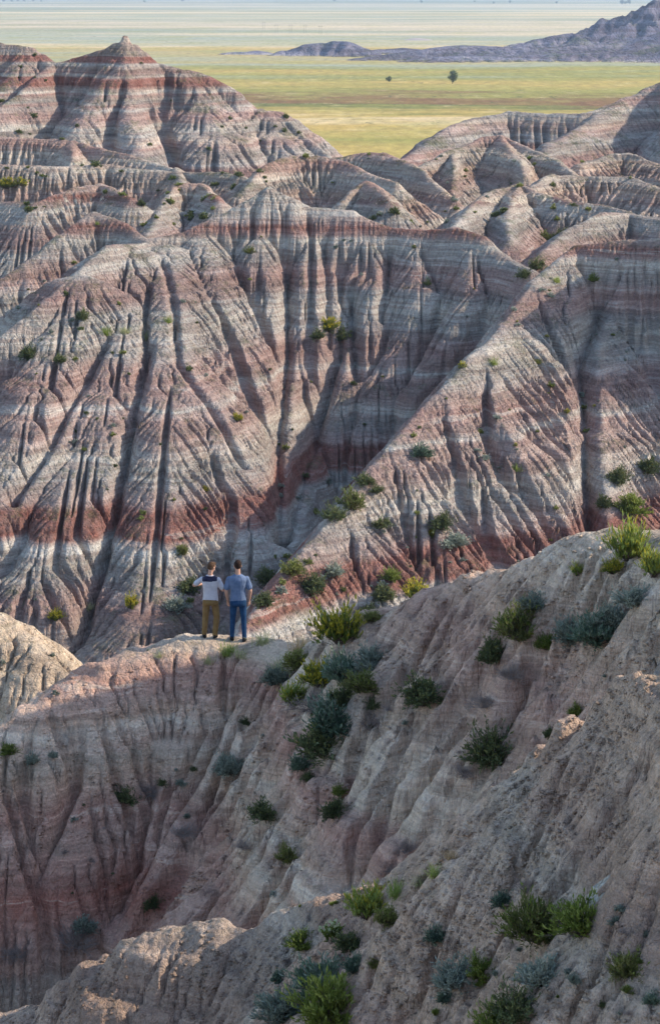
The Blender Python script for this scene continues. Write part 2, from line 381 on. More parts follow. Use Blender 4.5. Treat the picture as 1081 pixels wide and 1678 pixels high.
def strata_mat_(name, bands, px, warp, grass, lam, tilt, veg, coarse, dustcol, soil, whitec, yswitch):
  if True:
    #warp=0.5, grass=0.0, lam=1.0, tilt=(0.0, 0.0), veg=(.075,.095,.035), coarse=1.0, dustcol='dust', soil=0.5):
    """bands: (height relative to the overlook, colour) from low to high; px: size in metres of the smallest detail"""
    t = NT(name)
    geo = t.n('ShaderNodeNewGeometry'); pos = geo.outputs['Position']
    sp = t.n('ShaderNodeSeparateXYZ'); t.l(pos, sp.inputs[0])
    sn = t.n('ShaderNodeSeparateXYZ'); t.l(geo.outputs['Normal'], sn.inputs[0])
    n1 = t.noise(pos, 0.35 / (px * 20), 4, 0.6)
    n2 = t.noise(pos, 1 / (px * 12), 3, 0.6)
    z = t.math('ADD', sp.outputs[2], -CAMZ)
    z = t.math('ADD', z, t.math('MULTIPLY', sp.outputs[0], tilt[0]))
    z = t.math('ADD', z, t.math('MULTIPLY', sp.outputs[1], tilt[1]))
    z = t.math('ADD', z, t.math('MULTIPLY', t.math('SUBTRACT', n1, 0.5), warp * 1.2))
    z = t.math('ADD', z, t.math('MULTIPLY', t.math('SUBTRACT', n2, 0.5), warp * 0.13))
    lo, hi = bands[0][0], bands[-1][0]
    fac = t.mapr(z, lo, hi)
    col = t.ramp(fac, [((b - lo) / (hi - lo), C_[c] if isinstance(c, str) else c) for b, c in bands])
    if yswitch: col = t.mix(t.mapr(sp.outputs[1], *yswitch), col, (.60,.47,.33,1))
    # thin laminae
    comb = t.n('ShaderNodeCombineXYZ'); t.put(comb.inputs[0], t.math('MULTIPLY', sp.outputs[0], 0.05)); t.put(comb.inputs[1], t.math('MULTIPLY', sp.outputs[1], 0.05)); t.put(comb.inputs[2], z)
    la = t.noise(comb.outputs[0], 1.1 / (px * 10) * lam, 5, 0.75)
    k = t.mapr(la, 0.36, 0.64, 0.66, 1.3)
    cc = t.n('ShaderNodeCombineXYZ')
    for i in range(3): t.put(cc.inputs[i], k)
    col = t.mix(1.0, col, cc.outputs[0], 'MULTIPLY')
    lb = t.noise(comb.outputs[0], 3.4 / (px * 10) * lam, 4, 0.7)
    fa = 1.0 if px > .1 else (.5 if px > .02 else .28)
    kb = t.mapr(lb, 0.44, 0.56, 1 - .16 * fa, 1 + .15 * fa); cb = t.n('ShaderNodeCombineXYZ'); t.put(cb.inputs[0], kb)
    for i in (1, 2): t.put(cb.inputs[i], t.mapr(lb, 0.44, 0.56, 1 - .22 * fa, 1 + .18 * fa))
    col = t.mix(1.0, col, cb.outputs[0], 'MULTIPLY')
    la2 = t.mapr(la, 0.59, 0.64)
    col = t.mix(t.math('MULTIPLY', la2, 0.5), col, (*whitec, 1))
    # mottling and washed down clay
    vs = t.vmul(pos, (1, 1, 0.22))
    n3 = t.noise(vs, 1 / (px * 9), 6, 0.7)
    col = t.mix(t.mapr(n3, 0.35, 0.68, 0, soil), col, (*dustcol, 1))
    n4 = t.noise(pos, 1 / (px * 2.2), 5, 0.75)
    k4 = t.mapr(n4, 0.3, 0.7, 0.76, 1.24)
    c4 = t.n('ShaderNodeCombineXYZ')
    for i in range(3): t.put(c4.inputs[i], k4)
    col = t.mix(1.0, col, c4.outputs[0], 'MULTIPLY')
    if grass > 0:
        g1 = t.noise(pos, 1 / (px * 30), 3, 0.6); g2 = t.noise(pos, 1 / (px * 3), 4, 0.7)
        flat = t.mapr(sn.outputs[2], 0.62, 0.88)
        gf = t.math('MULTIPLY', t.mapr(t.math('ADD', g1, t.math('MULTIPLY', g2, 0.8)), 0.92, 1.08), flat)
        col = t.mix(t.math('MULTIPLY', gf, grass), col, (*veg, 1))
    # relief finer than the mesh: fluting that runs down the slope, clods and cracks
    vf = t.vmul(pos, (1, 1, 0.12))
    f1 = t.noise(vf, 1 / (px * 6), 5, 0.65)
    f2 = t.noise(pos, 1 / (px * 2.5), 4, 0.7)
    vo = t.n('ShaderNodeTexVoronoi', feature='DISTANCE_TO_EDGE'); t.l(t.vmul(pos, (1, 1, 0.35)), vo.inputs['Vector']); vo.inputs['Scale'].default_value = 1 / (px * 9)
    cr = t.mapr(vo.outputs['Distance'], 0, 0.09)
    hh = t.math('ADD', t.math('MULTIPLY', f1, 5.0 * px), t.math('MULTIPLY', f2, 1.6 * px))
    hh = t.math('ADD', hh, t.math('MULTIPLY', la, 1.5 * px))
    hh = t.math('ADD', hh, t.math('MULTIPLY', cr, 0.5 * px))
    nb = t.bump(hh, 0.9 * coarse, 1.0)
    t.bsdf(col, 0.95, nb, 0.08)
    return t.m

M_near = strata_mat('tan_clay', [(-16,'brown'),(-12,'grey'),(-10.6,'brown'),(-9.9,'grey'),(-9.6,'white'),(-9.45,'brown'),(-8.9,'tan'),(-8.6,'pink'),(-8.2,'tan'),(-7.4,'tan'),(-6.9,'pale'),(-6.7,'brown'),(-6.2,'tan'),(-5,'sand')], 0.014, 0.18, 0.25, dustcol='dust', soil=.4, coarse=2.1, gain=1.32, tint=(1.08,.98,.89))
M_ridge = strata_mat('striped_clay', [(-24,'brown'),(-21.4,'grey'),(-20.5,'brown'),(-19.4,'grey'),(-19.1,'pink'),(-18.6,'rose'),(-18.0,'red'),(-17.5,'rose'),(-17.1,'pink'),(-16.6,'rose'),(-16.1,'tan'),(-15.75,'pale'),(-15.6,'brown'),(-15.3,'white'),(-15.15,'tan'),
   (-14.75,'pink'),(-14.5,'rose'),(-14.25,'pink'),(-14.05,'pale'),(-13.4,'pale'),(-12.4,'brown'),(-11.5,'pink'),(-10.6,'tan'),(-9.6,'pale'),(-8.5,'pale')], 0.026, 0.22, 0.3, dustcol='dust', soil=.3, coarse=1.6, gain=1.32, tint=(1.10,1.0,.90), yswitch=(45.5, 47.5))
M_wall = strata_mat('banded_canyon_clay', [(-58,'brown'),(-53.5,'brown'),(-51.5,'rose'),(-50.3,'grey'),(-49.6,'pale'),(-48.2,'white'),(-47.6,'brick'),(-45.9,'red'),(-45.4,'pink'),(-44,'grey'),(-42.6,'pale'),(-41.2,'pink'),(-39.5,'pink'),(-39.1,'white'),(-38.7,'pink'),(-37.2,'rose'),
   (-36.4,'pink'),(-35.4,'grey'),(-33.5,'pale'),(-32.2,'grey'),(-31.5,'pink'),(-30.4,'rose'),(-29.6,'pink'),(-28.8,'grey'),(-27.1,'pale'),(-26.5,'rose'),(-25.8,'brick'),(-25.3,'pink'),(-24.3,'pale'),(-22,'pale')], 0.11, 0.7, 0.5, soil=.3, coarse=1.2, gain=.84)
M_hills = strata_mat('banded_hill_clay', [(-42,'grey'),(-37.5,'grey'),(-36,'rose'),(-33.5,'rose'),(-32.6,'grey'),(-31,'grey'),(-29.5,'pink'),(-28.5,'tan'),(-27.5,'grey'),(-26.2,'pale'),(-25.2,'pink'),(-24.5,'rose'),(-23.6,'pink'),(-22.9,'grey'),(-22.2,'rose'),(-21.7,'grey'),(-20.9,'brown'),(-20.4,'rose'),(-20.0,'pale'),(-19.3,'brown'),(-18.7,'brick'),(-17.3,'red'),(-16.9,'pale'),(-16.3,'rose'),(-15.4,'brown'),(-14.6,'grey'),(-14.2,'red'),(-13.2,'red'),(-12.9,'brown'),(-10,'tan'),(-6,'sand')], 0.22, 0.55, 0.6, soil=.25, gain=.84)
M_low = strata_mat('low_hill_clay', [(-42,'grey'),(-37.5,'grey'),(-36,'rose'),(-33.5,'rose'),(-32.6,'grey'),(-31,'grey'),(-29.5,'pink'),(-28.5,'tan'),(-27.5,'grey'),(-26.2,'pale'),(-25.2,'pink'),(-24.5,'rose'),(-23.6,'pink'),(-22.9,'grey'),(-22.2,'rose'),(-21.7,'grey'),(-20.9,'brown'),(-20.4,'rose'),(-20.0,'pale'),(-19.3,'brown'),(-18.7,'brick'),(-17.3,'red'),(-16.9,'pale'),(-16.3,'rose'),(-15.4,'brown'),(-14.6,'grey'),(-14.2,'red'),(-13.2,'red'),(-12.9,'brown'),(-10,'tan'),(-6,'sand')], 0.15, 0.55, 0.6, soil=.3, gain=.86, tint=(1.04,.99,.94), coarse=1.2)
M_back = strata_mat('hazy_distant_clay', [(-80,(.24,.20,.13)),(-78,(0.202,0.189,0.228)),(-73,(0.131,0.124,0.162)),(-68,(0.178,0.160,0.190)),(-64,(0.107,0.109,0.152)),(-58,(0.143,0.131,0.171)),(-50,(0.107,0.102,0.143)),(-44,(0.155,0.145,0.181)),(-36,(0.095,0.095,0.133)),(-28,(0.143,0.131,0.171)),(-20,(0.095,0.095,0.133)),(-10,(0.131,0.124,0.162))], 1.5, 1.5, 0.6, soil=.12, dustcol='brown')  # clay bands darkened and tinted blue, so haze and shade sit in the colour
# ------------------------------------------------------------------ build the land
def blend_rows(g, prev, ya, yb):
    """grid g takes over prev's heights up to ya and keeps its own from yb"""
    rows = g.ys < yb
    n = int(rows.sum())
    w = np.clip((g.Y[:n] - ya) / (yb - ya), 0, 1); w = w * w * (3 - 2 * w)
    ok = prev.sample(g.X[:n], g.Y[:n])
    g.h[:n] = ok * (1 - w) + g.h[:n] * w

G1 = Grid(11.5, 27.0, 0.024, 1.5)
G1.h += 0.15 * fbm(G1.X / 0.9, G1.Y / 0.9, 5, 301, .6)
G1.coarse_to_fine(.12, 8, .035, .5, .05, 1, talus=4, diff=.01, hard=hardness(G1.h, .25, 5), rnd=.08)
G1.ledges(.22, .13, 5); G1.ledges(.07, .035, 6)
G1.h += 0.055 * fbm(G1.X / 0.22, G1.Y / 0.22, 4, 311, .72)
G1.fine(.13, 6, .12, .5, .012, 2, talus=6, diff=.008, hard=hardness(G1.h, .2, 9), rnd=.05)
for q in KNOBS:            # clay pinnacles on the crest
    w = np.array([P(px, py, D) for px, py, D in q]); wob = .03 * fbm(G1.X / .08, G1.Y / .08, 3, int(q[0][0]))
    for a, b in zip(w[:-1], w[1:]):
        dx, dy = b[0] - a[0], b[1] - a[1]; t_ = np.clip(((G1.X - a[0]) * dx + (G1.Y - a[1]) * dy) / (dx * dx + dy * dy + 1e-9), 0, 1)
        d = np.hypot(G1.X - a[0] - t_ * dx, G1.Y - a[1] - t_ * dy) + wob
        G1.h = np.maximum(G1.h, (a[2] + (b[2] - a[2]) * t_ + .13 - 2.4 * np.maximum(d - .05, 0)).astype(np.float32))
print('g1', time.time() - T0)
G2 = Grid(26.5, 62.0, 0.045, 2.5)
G2.h += 0.15 * fbm(G2.X / 1.6, G2.Y / 1.6, 5, 321, .6)
for pts, dp, w in [([(395,1110),(330,1240),(270,1345),(210,1470)],.5,.15),([(760,1160),(700,1260),(560,1440)],.6,.15),([(625,1180),(560,1290),(450,1400)],.5,.12),([(130,1240),(100,1330),(60,1430)],.4,.1),([(250,1260),(235,1340),(225,1400),(170,1500)],.5,.1),([(870,1080),(800,1220)],.4,.12)]:
    carve(G2, pts, dp, w)
G2.coarse_to_fine(.10, 8, .05, .5, .12, 3, talus=4, diff=.01, hard=hardness(G2.h, .25, 3), rnd=.08)
G2.ledges(.45, .26, 7); G2.ledges(.14, .07, 8)
G2.h += 0.08 * fbm(G2.X / 0.4, G2.Y / 0.4, 4, 331, .72)
G2.fine(.42, 6, .25, .5, .05, 4, talus=6, diff=.008, hard=hardness(G2.h, .2, 6), rnd=.05)
blend_rows(G2, G1, 26.6, 27.0)
def stand(px, py):
    X, Y, z = P(px, py, 42.3)
    d = np.hypot((G2.X - X), (G2.Y - Y)); w = np.clip(1.5 - d / .4, 0, 1)
    G2.h = (G2.h * (1 - w) + z * w).astype(np.float32)
    return X, Y, z
MEN_A = stand(346, 1045); MEN_B = stand(391, 1050)
print('g2', time.time() - T0)
G3 = Grid(112.0, 262.0, 0.15, 6)
G3.h += 0.2 * fbm(G3.X / 7, G3.Y / 7, 5, 341, .6)
for pts, dp, w in [([(242,565),(215,700),(190,830),(165,930),(125,1060)],2.0,.4),([(268,430),(285,500),(290,590),(340,660),(400,760)],1.0,.3),([(575,470),(585,620)],2.5,.4),([(470,430),(470,560),(455,700),(458,890)],2.5,.5),([(560,560),(530,660),(490,780),(465,890)],2,.5),
    ([(985,470),(950,560),(960,700),(962,870)],3,.7),([(640,400),(625,520)],1.5,.4),([(530,390),(540,560)],1.5,.4),([(170,560),(80,720),(20,820)],1.6,.4),([(730,600),(640,640)],1,.4)]:
    carve(G3, pts, dp, w)
G3.coarse_to_fine(.25, 5, .10, .5, 1.0, 5, talus=5, diff=.0, hard=hardness(G3.h, .25, 0.8), rnd=.03)
G3.ledges(1.6, .4, 9); G3.ledges(.5, .2, 10)
G3.h += 0.085 * fbm(G3.X / 1.1, G3.Y / 1.1, 4, 351, .8)
G3.fine(.32, 5, .16, .5, .05, 6, talus=7, diff=.0, hard=hardness(G3.h, .3, 1.6), rnd=.02)
G3.fine(.8, 5, .5, .5, 1.2, 16, talus=7, diff=.004, hard=hardness(G3.h, .2, 1.1), rnd=.02)
print('g3', time.time() - T0)
G35 = Grid(254.0, 374.0, 0.2, 9)
G35.h += 0.5 * fbm(G35.X / 11, G35.Y / 11, 5, 361, .6)
G35.coarse_to_fine(.5, 4, .12, .5, 1.5, 27, talus=4, diff=.0, hard=hardness(G35.h, .3, .6), rnd=.03)
G35.ledges(1.8, .5, 11); G35.ledges(.6, .3, 12)
G35.h += 0.14 * fbm(G35.X / 1.5, G35.Y / 1.5, 4, 381, .75)
G35.fine(.35, 4, .2, .5, .08, 28, talus=6, diff=.0, hard=hardness(G35.h, .3, 1.2), rnd=.02)
G35.fine(1.3, 5, .6, .5, .8, 29, talus=6, diff=.004, hard=hardness(G35.h, .3, .9), rnd=.02)
blend_rows(G35, G3, 255.0, 261.0)
G4 = Grid(366.0, 600.0, 0.32, 14)
G4.h += 0.35 * fbm(G4.X / 14, G4.Y / 14, 5, 361, .6)
G4.coarse_to_fine(.9, 5, .15, .5, 3, 7, talus=4, diff=.0, hard=hardness(G4.h, .3, .5), rnd=.03)
G4.ledges(2.2, .7, 11); G4.ledges(.8, .35, 12)
G4.h += 0.2 * fbm(G4.X / 2.5, G4.Y / 2.5, 4, 371, .75)
G4.fine(.5, 4, .25, .5, .3, 8, talus=5, diff=.0, hard=hardness(G4.h, .3, .9), rnd=.02)
G4.fine(1.3, 4, .6, .5, 6, 18, talus=5, diff=.004, hard=hardness(G4.h, .3, .6), rnd=.02)
blend_rows(G4, G35, 367.0, 373.0)
print('g4', time.time() - T0)
rise = mesh_from_grid('foreground_hill', G1, M_near)
mesh_from_grid('ridge_hill', G2, M_ridge)
mesh_from_grid('canyon_hills', G3, M_wall)
mesh_from_grid('banded_hills', G4, M_hills); mesh_from_grid('low_banded_hills', G35, M_low)

# the land around, coarser, below the fine sheets where they lie
GC = Grid(-60, 700, 2.0, 0, xr=230)
for g in (G1, G2, G3, G35, G4):
    pad = 2.2
    ins = (GC.Y > g.y0 + pad) & (GC.Y < g.y1 - pad) & (np.abs(GC.X) < GC.Y * .1657 * 1.14 + {0.024:1.5,0.045:2.5,0.15:6,0.2:9,0.32:14}[g.dx] - pad)
    GC.h[ins] -= 6.0
edge = np.clip((np.maximum(np.abs(GC.X) / 230, (GC.Y - 100) / 600) - .8) / .2, 0, 1)
GC.h = GC.h * (1 - edge) + (CAMZ - 82) * edge
mesh_from_grid('terrain', GC, M_wall, keep=np.ones(GC.X.shape, bool))
# low hills standing far out on the prairie
RB = len(R_)
G5 = None
def far_hills():
    global G5
    g = Grid(2150, 3300, 4.0, 0, xr=1000)
    h = np.full(g.X.shape, -6.0)
    def hill(pts, sl, rnd):
        nonlocal h
        w = np.array([P(*p) for p in pts])
        wx = fbm(g.X / 130, g.Y / 130, 4, int(pts[0][0]) + 7)
        best = None
        for i in range(len(w) - 1):
            a, b = w[i], w[i + 1]; dx, dy = b[0] - a[0], b[1] - a[1]
            t = np.clip(((g.X - a[0]) * dx + (g.Y - a[1]) * dy) / (dx * dx + dy * dy + 1e-6), 0, 1)
            d = np.hypot(g.X - a[0] - t * dx, g.Y - a[1] - t * dy)
            z = a[2] + (b[2] - a[2]) * t - sl * (np.sqrt(d * d + rnd * rnd) - rnd)
            best = z if best is None else np.maximum(best, z)
        best = best + wx * np.clip(w[:, 2].max() - best, 0, 25) * .25
        h = np.maximum(h, best)
    hill([(380,86,2650),(420,83,2650),(440,88,2650)], .2, 20)
    hill([(470,80,2600),(505,71,2600),(545,67,2600),(565,67,2590),(585,80,2570)], .45, 15)
    hill([(630,80,2700),(655,78,2700)], .15, 25)
    hill([(600,97,2420),(660,88,2450),(710,80,2500),(755,74,2520),(800,75,2520),(850,80,2500)], .16, 25)
    hill([(700,96,2380),(800,92,2400),(900,88,2420),(1000,84,2430),(1081,76,2430)], .14, 20)
    hill([(850,72,2750),(915,62,2800),(935,54,2800),(950,62,2780)], .22, 25)
    hill([(945,62,2900),(975,50,2900),(1000,38,2900),(1030,20,2900),(1060,6,2900),(1081,-5,2900),(1200,-12,2900)], .42, 30)
    hill([(1050,60,2750),(1000,72,2650),(900,80,2560)], .3, 25)
    hill([(1100,50,2700),(1050,80,2500)], .3, 25)
    g.h = h.astype(np.float32) + 1.0 * fbm(g.X / 40, g.Y / 40, 4, 77)
    g.mask[:] = True
    g.h, _ = erode(g.h, g.dx, g.mask, 6, 1.0, .4, 20, 9, talus=1.2, diff=.08)
    keep = g.h > -5.5
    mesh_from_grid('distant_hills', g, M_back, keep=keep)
    # small white mound
    g2 = Grid(3300, 3600, 5.0, 0, xr=300)
    a = P(682, 62, 3420); d = np.hypot((g2.X - a[0]) / 1.3, g2.Y - a[1])
    g2.h = (a[2] - 0.32 * (np.sqrt(d * d + 100) - 10) + 2 * fbm(g2.X / 20, g2.Y / 20, 3, 5)).astype(np.float32)
    m = NT('white_clay'); m.bsdf((.40,.34,.30,1), .95)
    mesh_from_grid('distant_mound', g2, m.m, keep=g2.h > -4)
far_hills()

# prairie: one sheet to the horizon
t = NT('prairie_grass')
geo = t.n('ShaderNodeNewGeometry'); pos = geo.outputs['Position']
sp = t.n('ShaderNodeSeparateXYZ'); t.l(pos, sp.inputs[0])
def stretched(sx, sy): return t.vmul(pos, (sx, sy, 0))
big = t.noise(stretched(1/1300, 1/500), 1, 6, .65)
yy = t.math('ADD', sp.outputs[1], t.math('MULTIPLY', t.math('SUBTRACT', big, .5), t.math('MULTIPLY', sp.outputs[1], .95)))
ly = t.math('LOGARITHM', yy, 10.0)
fac = t.mapr(ly, 2.9, 4.4)
gold=(.52,.37,.115); green=(.31,.29,.08); dgreen=(.14,.17,.05); rust=(.24,.13,.06); straw=(.68,.53,.30); pale_=(.60,.50,.35); sage=(.36,.39,.29)
def f_(d): return (math.log10(d) - 2.9) / 1.5
t_col = t.mix(1.0, (.86,.84,.80,1), t.ramp(fac, [(0, gold),(f_(1010), gold),(f_(1090), green),(f_(1170), gold),(f_(1240), gold),(f_(1290), straw),(f_(1340), gold),(f_(1430), dgreen),(f_(1490), rust),(f_(1590), rust),(f_(1680), green),(f_(1850), gold),(f_(2050), green),(f_(2250), sage),
   (f_(2700), gold),(f_(3000), straw),(f_(3600), sage),(f_(4200), pale_),(f_(5200), pale_),(f_(6200), sage),(f_(7500), straw),(f_(9000), sage),(f_(12000), pale_),(f_(15000), dgreen),(f_(20000), sage)]), 'MULTIPLY')
s1 = t.noise(stretched(1/120, 1/150), 1, 7, .75); s2 = t.noise(stretched(1/25, 1/60), 1, 7, .8); s3 = t.noise(stretched(1/2600, 1/500), 1, 5, .65); s4 = t.noise(stretched(1/9, 1/30), 1, 4, .7)
col = t.mix(t.mapr(s1, .45, .7, 0, .75), t_col, (*green, 1))
col = t.mix(t.mapr(s2, .55, .72, 0, .55), col, (*straw, 1))
col = t.mix(t.mapr(s2, .28, .42, .6, 0), col, (*dgreen, 1))
farm = t.mapr(ly, 3.5, 3.8)
col = t.mix(t.math('MULTIPLY', t.mapr(s3, .52, .60, 0, .75), farm), col, (*straw, 1))
col = t.mix(t.math('MULTIPLY', t.mapr(s3, .38, .46, .8, 0), farm), col, (*dgreen, 1))
br = t.noise(stretched(1/14, 1/45), 1, 3, .8); brm = t.noise(stretched(1/300, 1/200), 1, 3, .6)
col = t.mix(t.math('MULTIPLY', t.mapr(br, .60, .66, 0, .75), t.mapr(brm, .45, .6)), col, (.09, .10, .04, 1))
k4 = t.mapr(s4, .3, .7, .75, 1.22); cc = t.n('ShaderNodeCombineXYZ')
for i in range(3): t.put(cc.inputs[i], k4)
col = t.mix(1.0, col, cc.outputs[0], 'MULTIPLY')
t.bsdf(col, .95, t.bump(s4, .5, 1.5), .05)
M_plain = t.m
bm = bmesh.new()
xs = [-60000, -8000, -2500, -800, 0, 800, 2500, 8000, 60000]; ys = [-30000, -2000, 0, 600, 1500, 3000, 6000, 12000, 30000, 90000]
vs = [[bm.verts.new((x, y, 0)) for x in xs] for y in ys]
for j in range(len(ys) - 1):
    for i in range(len(xs) - 1): bm.faces.new((vs[j][i], vs[j][i+1], vs[j+1][i+1], vs[j+1][i]))
me = bpy.data.meshes.new('prairie'); bm.to_mesh(me); bm.free(); me.materials.append(M_plain)
o = bpy.data.objects.new('prairie_ground', me); COL.objects.link(o); o['kind'] = 'structure'

# ------------------------------------------------------------------ light, sky, camera
ELEV, AZ = math.radians(33), math.radians(84)     # azimuth clockwise from +Y
world = bpy.data.worlds.new('World'); scene.world = world; world.use_nodes = True
wt = world.node_tree; bg = wt.nodes['Background']; sky = wt.nodes.new('ShaderNodeTexSky')
sky.sky_type = 'NISHITA'; sky.sun_disc = False; sky.sun_elevation = ELEV; sky.sun_rotation = AZ
sky.altitude = 800; sky.air_density = 1.0; sky.dust_density = 1.2
wt.links.new(sky.outputs[0], bg.inputs[0]); bg.inputs[1].default_value = 0.15
sl = bpy.data.lights.new('sun', 'SUN'); sl.energy = 2.35; sl.angle = math.radians(.5); sl.color = (1.0, .88, .73)
so = bpy.data.objects.new('sun', sl); COL.objects.link(so)
sd = Vector((math.sin(AZ) * math.cos(ELEV), math.cos(AZ) * math.cos(ELEV), math.sin(ELEV)))
so.rotation_euler = sd.to_track_quat('Z', 'Y').to_euler(); so.location = (40, 20, 150)
cam = bpy.data.cameras.new('camera'); co_ = bpy.data.objects.new('camera', cam); COL.objects.link(co_)
cam.sensor_fit = 'VERTICAL'; cam.sensor_height = 36.0; cam.lens = FPX * 36 / 1678; cam.clip_start = .5; cam.clip_end = 200000
co_.location = (0, 0, CAMZ); co_.rotation_euler = (math.pi / 2 - PITCH, 0, 0); scene.camera = co_
scene.view_settings.view_transform = 'Standard'; scene.view_settings.look = 'None'; scene.view_settings.exposure = 1.22; scene.view_settings.gamma = 1
scene.cycles.max_bounces = 5; scene.cycles.diffuse_bounces = 3
hz = NT('air'); hz.t.nodes.remove(hz.out); hz.out = hz.n('ShaderNodeOutputMaterial')
pv = hz.n('ShaderNodeVolumePrincipled'); pv.inputs['Color'].default_value = (.66, .82, 1.0, 1); pv.inputs['Density'].default_value = 4.6e-5; pv.inputs['Anisotropy'].default_value = 0.2
hz.l(pv.outputs[0], hz.out.inputs['Volume'])
bm = bmesh.new(); bmesh.ops.create_cube(bm, size=1.0, matrix=Matrix.Translation((0, 20000, 50)) @ Matrix.Diagonal((130000, 150000, 130, 1)))
me = bpy.data.meshes.new('haze'); bm.to_mesh(me); bm.free(); me.materials.append(hz.m)
hzo = bpy.data.objects.new('haze', me); COL.objects.link(hzo); hzo['kind'] = 'stuff'
print('land', time.time() - T0)
# ------------------------------------------------------------------ plants
def leaf_mat(name, a, b, trans=0.35):
    t = NT(name); geo = t.n('ShaderNodeNewGeometry'); oi = t.n('ShaderNodeObjectInfo')
    n = t.noise(geo.outputs['Position'], 9, 3, .7)
    f = t.math('ADD', t.math('MULTIPLY', n, .8), t.math('MULTIPLY', oi.outputs['Random'], .3))
    col = t.ramp(f, [(.25, a), (.75, b)])
    d = t.n('ShaderNodeBsdfPrincipled'); t.l(col, d.inputs['Base Color']); d.inputs['Roughness'].default_value = .6; d.inputs['Specular IOR Level'].default_value = .25
    tr = t.n('ShaderNodeBsdfTranslucent'); t.l(col, tr.inputs['Color'])
    mx = t.n('ShaderNodeMixShader'); mx.inputs[0].default_value = trans; t.l(d.outputs[0], mx.inputs[1]); t.l(tr.outputs[0], mx.inputs[2])
    t.l(mx.outputs[0], t.out.inputs[0]); return t.m
L_green = leaf_mat('green_leaf', (.08,.13,.02), (.26,.31,.06)); L_yell = leaf_mat('yellow_flower_tip', (.34,.30,.03), (.60,.50,.06), .45)
L_vivid = leaf_mat('fresh_green_leaf', (.17,.24,.05), (.42,.46,.13), .5); L_sage = leaf_mat('blue_grey_leaf', (.16,.20,.15), (.36,.40,.32), .2)
L_dark = leaf_mat('dark_green_leaf', (.055,.08,.035), (.15,.18,.075), .25); L_olive = leaf_mat('olive_leaf', (.11,.125,.04), (.27,.27,.09), .3)
L_dead = leaf_mat('dead_twig', (.20,.16,.145), (.38,.31,.27), 0); L_straw = leaf_mat('dry_blade', (.34,.23,.12), (.60,.45,.26), .4)
L_wood = leaf_mat('grey_wood', (.07,.05,.04), (.15,.11,.085), 0); L_pale = leaf_mat('pale_leaf', (.35,.42,.22), (.70,.72,.52), .4)
L_bluegreen = leaf_mat('blue_green_leaf', (.07,.13,.085), (.19,.27,.18), .25)

def new_mesh(name, V, F, mats, mi=None, smooth=False):
    V = np.asarray(V, np.float32); F = np.asarray(F, np.int32)
    me = bpy.data.meshes.new(name); k = F.shape[1]
    me.vertices.add(len(V)); me.vertices.foreach_set('co', V.ravel())
    me.loops.add(F.size); me.loops.foreach_set('vertex_index', F.ravel())
    me.polygons.add(len(F)); me.polygons.foreach_set('loop_start', np.arange(0, F.size, k, dtype=np.int32)); me.polygons.foreach_set('loop_total', np.full(len(F), k, np.int32))
    for m in mats: me.materials.append(m)
    if mi is not None: me.polygons.foreach_set('material_index', np.asarray(mi, np.int32))
    if smooth: me.polygons.foreach_set('use_smooth', np.ones(len(F), bool))
    me.update(calc_edges=True); return me
def unit(v): return v / (np.linalg.norm(v, axis=-1, keepdims=True) + 1e-9)
def ribbons(A, B, wid, rs, taper=.35):
    """thin four sided sticks from A to B (n,3)"""
    d = unit(B - A); r = unit(rs.randn(*A.shape)); s = unit(np.cross(d, r)); u = np.cross(d, s)
    w = np.asarray(wid).reshape(-1, 1)
    V = np.stack([A + s * w, A - .5 * s * w + .87 * u * w, A - .5 * s * w - .87 * u * w, B + s * w * taper, B - .5 * s * w * taper + .87 * u * w * taper, B - .5 * s * w * taper - .87 * u * w * taper], 1).reshape(-1, 3)
    n = len(A); base = (np.arange(n) * 6)[:, None]
    F = np.concatenate([base + np.array([[0, 1, 4, 3]]), base + np.array([[1, 2, 5, 4]]), base + np.array([[2, 0, 3, 5]])], 0)
    return V, F
def leaves(Pt, D, ln, wd, rs, bend=.25):
    n = len(Pt); s = unit(np.cross(D, rs.randn(n, 3))); nn = np.cross(D, s)
    ln = np.asarray(ln).reshape(-1, 1); wd = np.asarray(wd).reshape(-1, 1)
    m = Pt + D * ln * .5 + nn * ln * bend * .3
    V = np.stack([Pt, m + s * wd, Pt + D * ln + nn * ln * -bend * .2, m - s * wd], 1).reshape(-1, 3)
    F = (np.arange(n) * 4)[:, None] + np.array([[0, 1, 2, 3]])
    return V, F
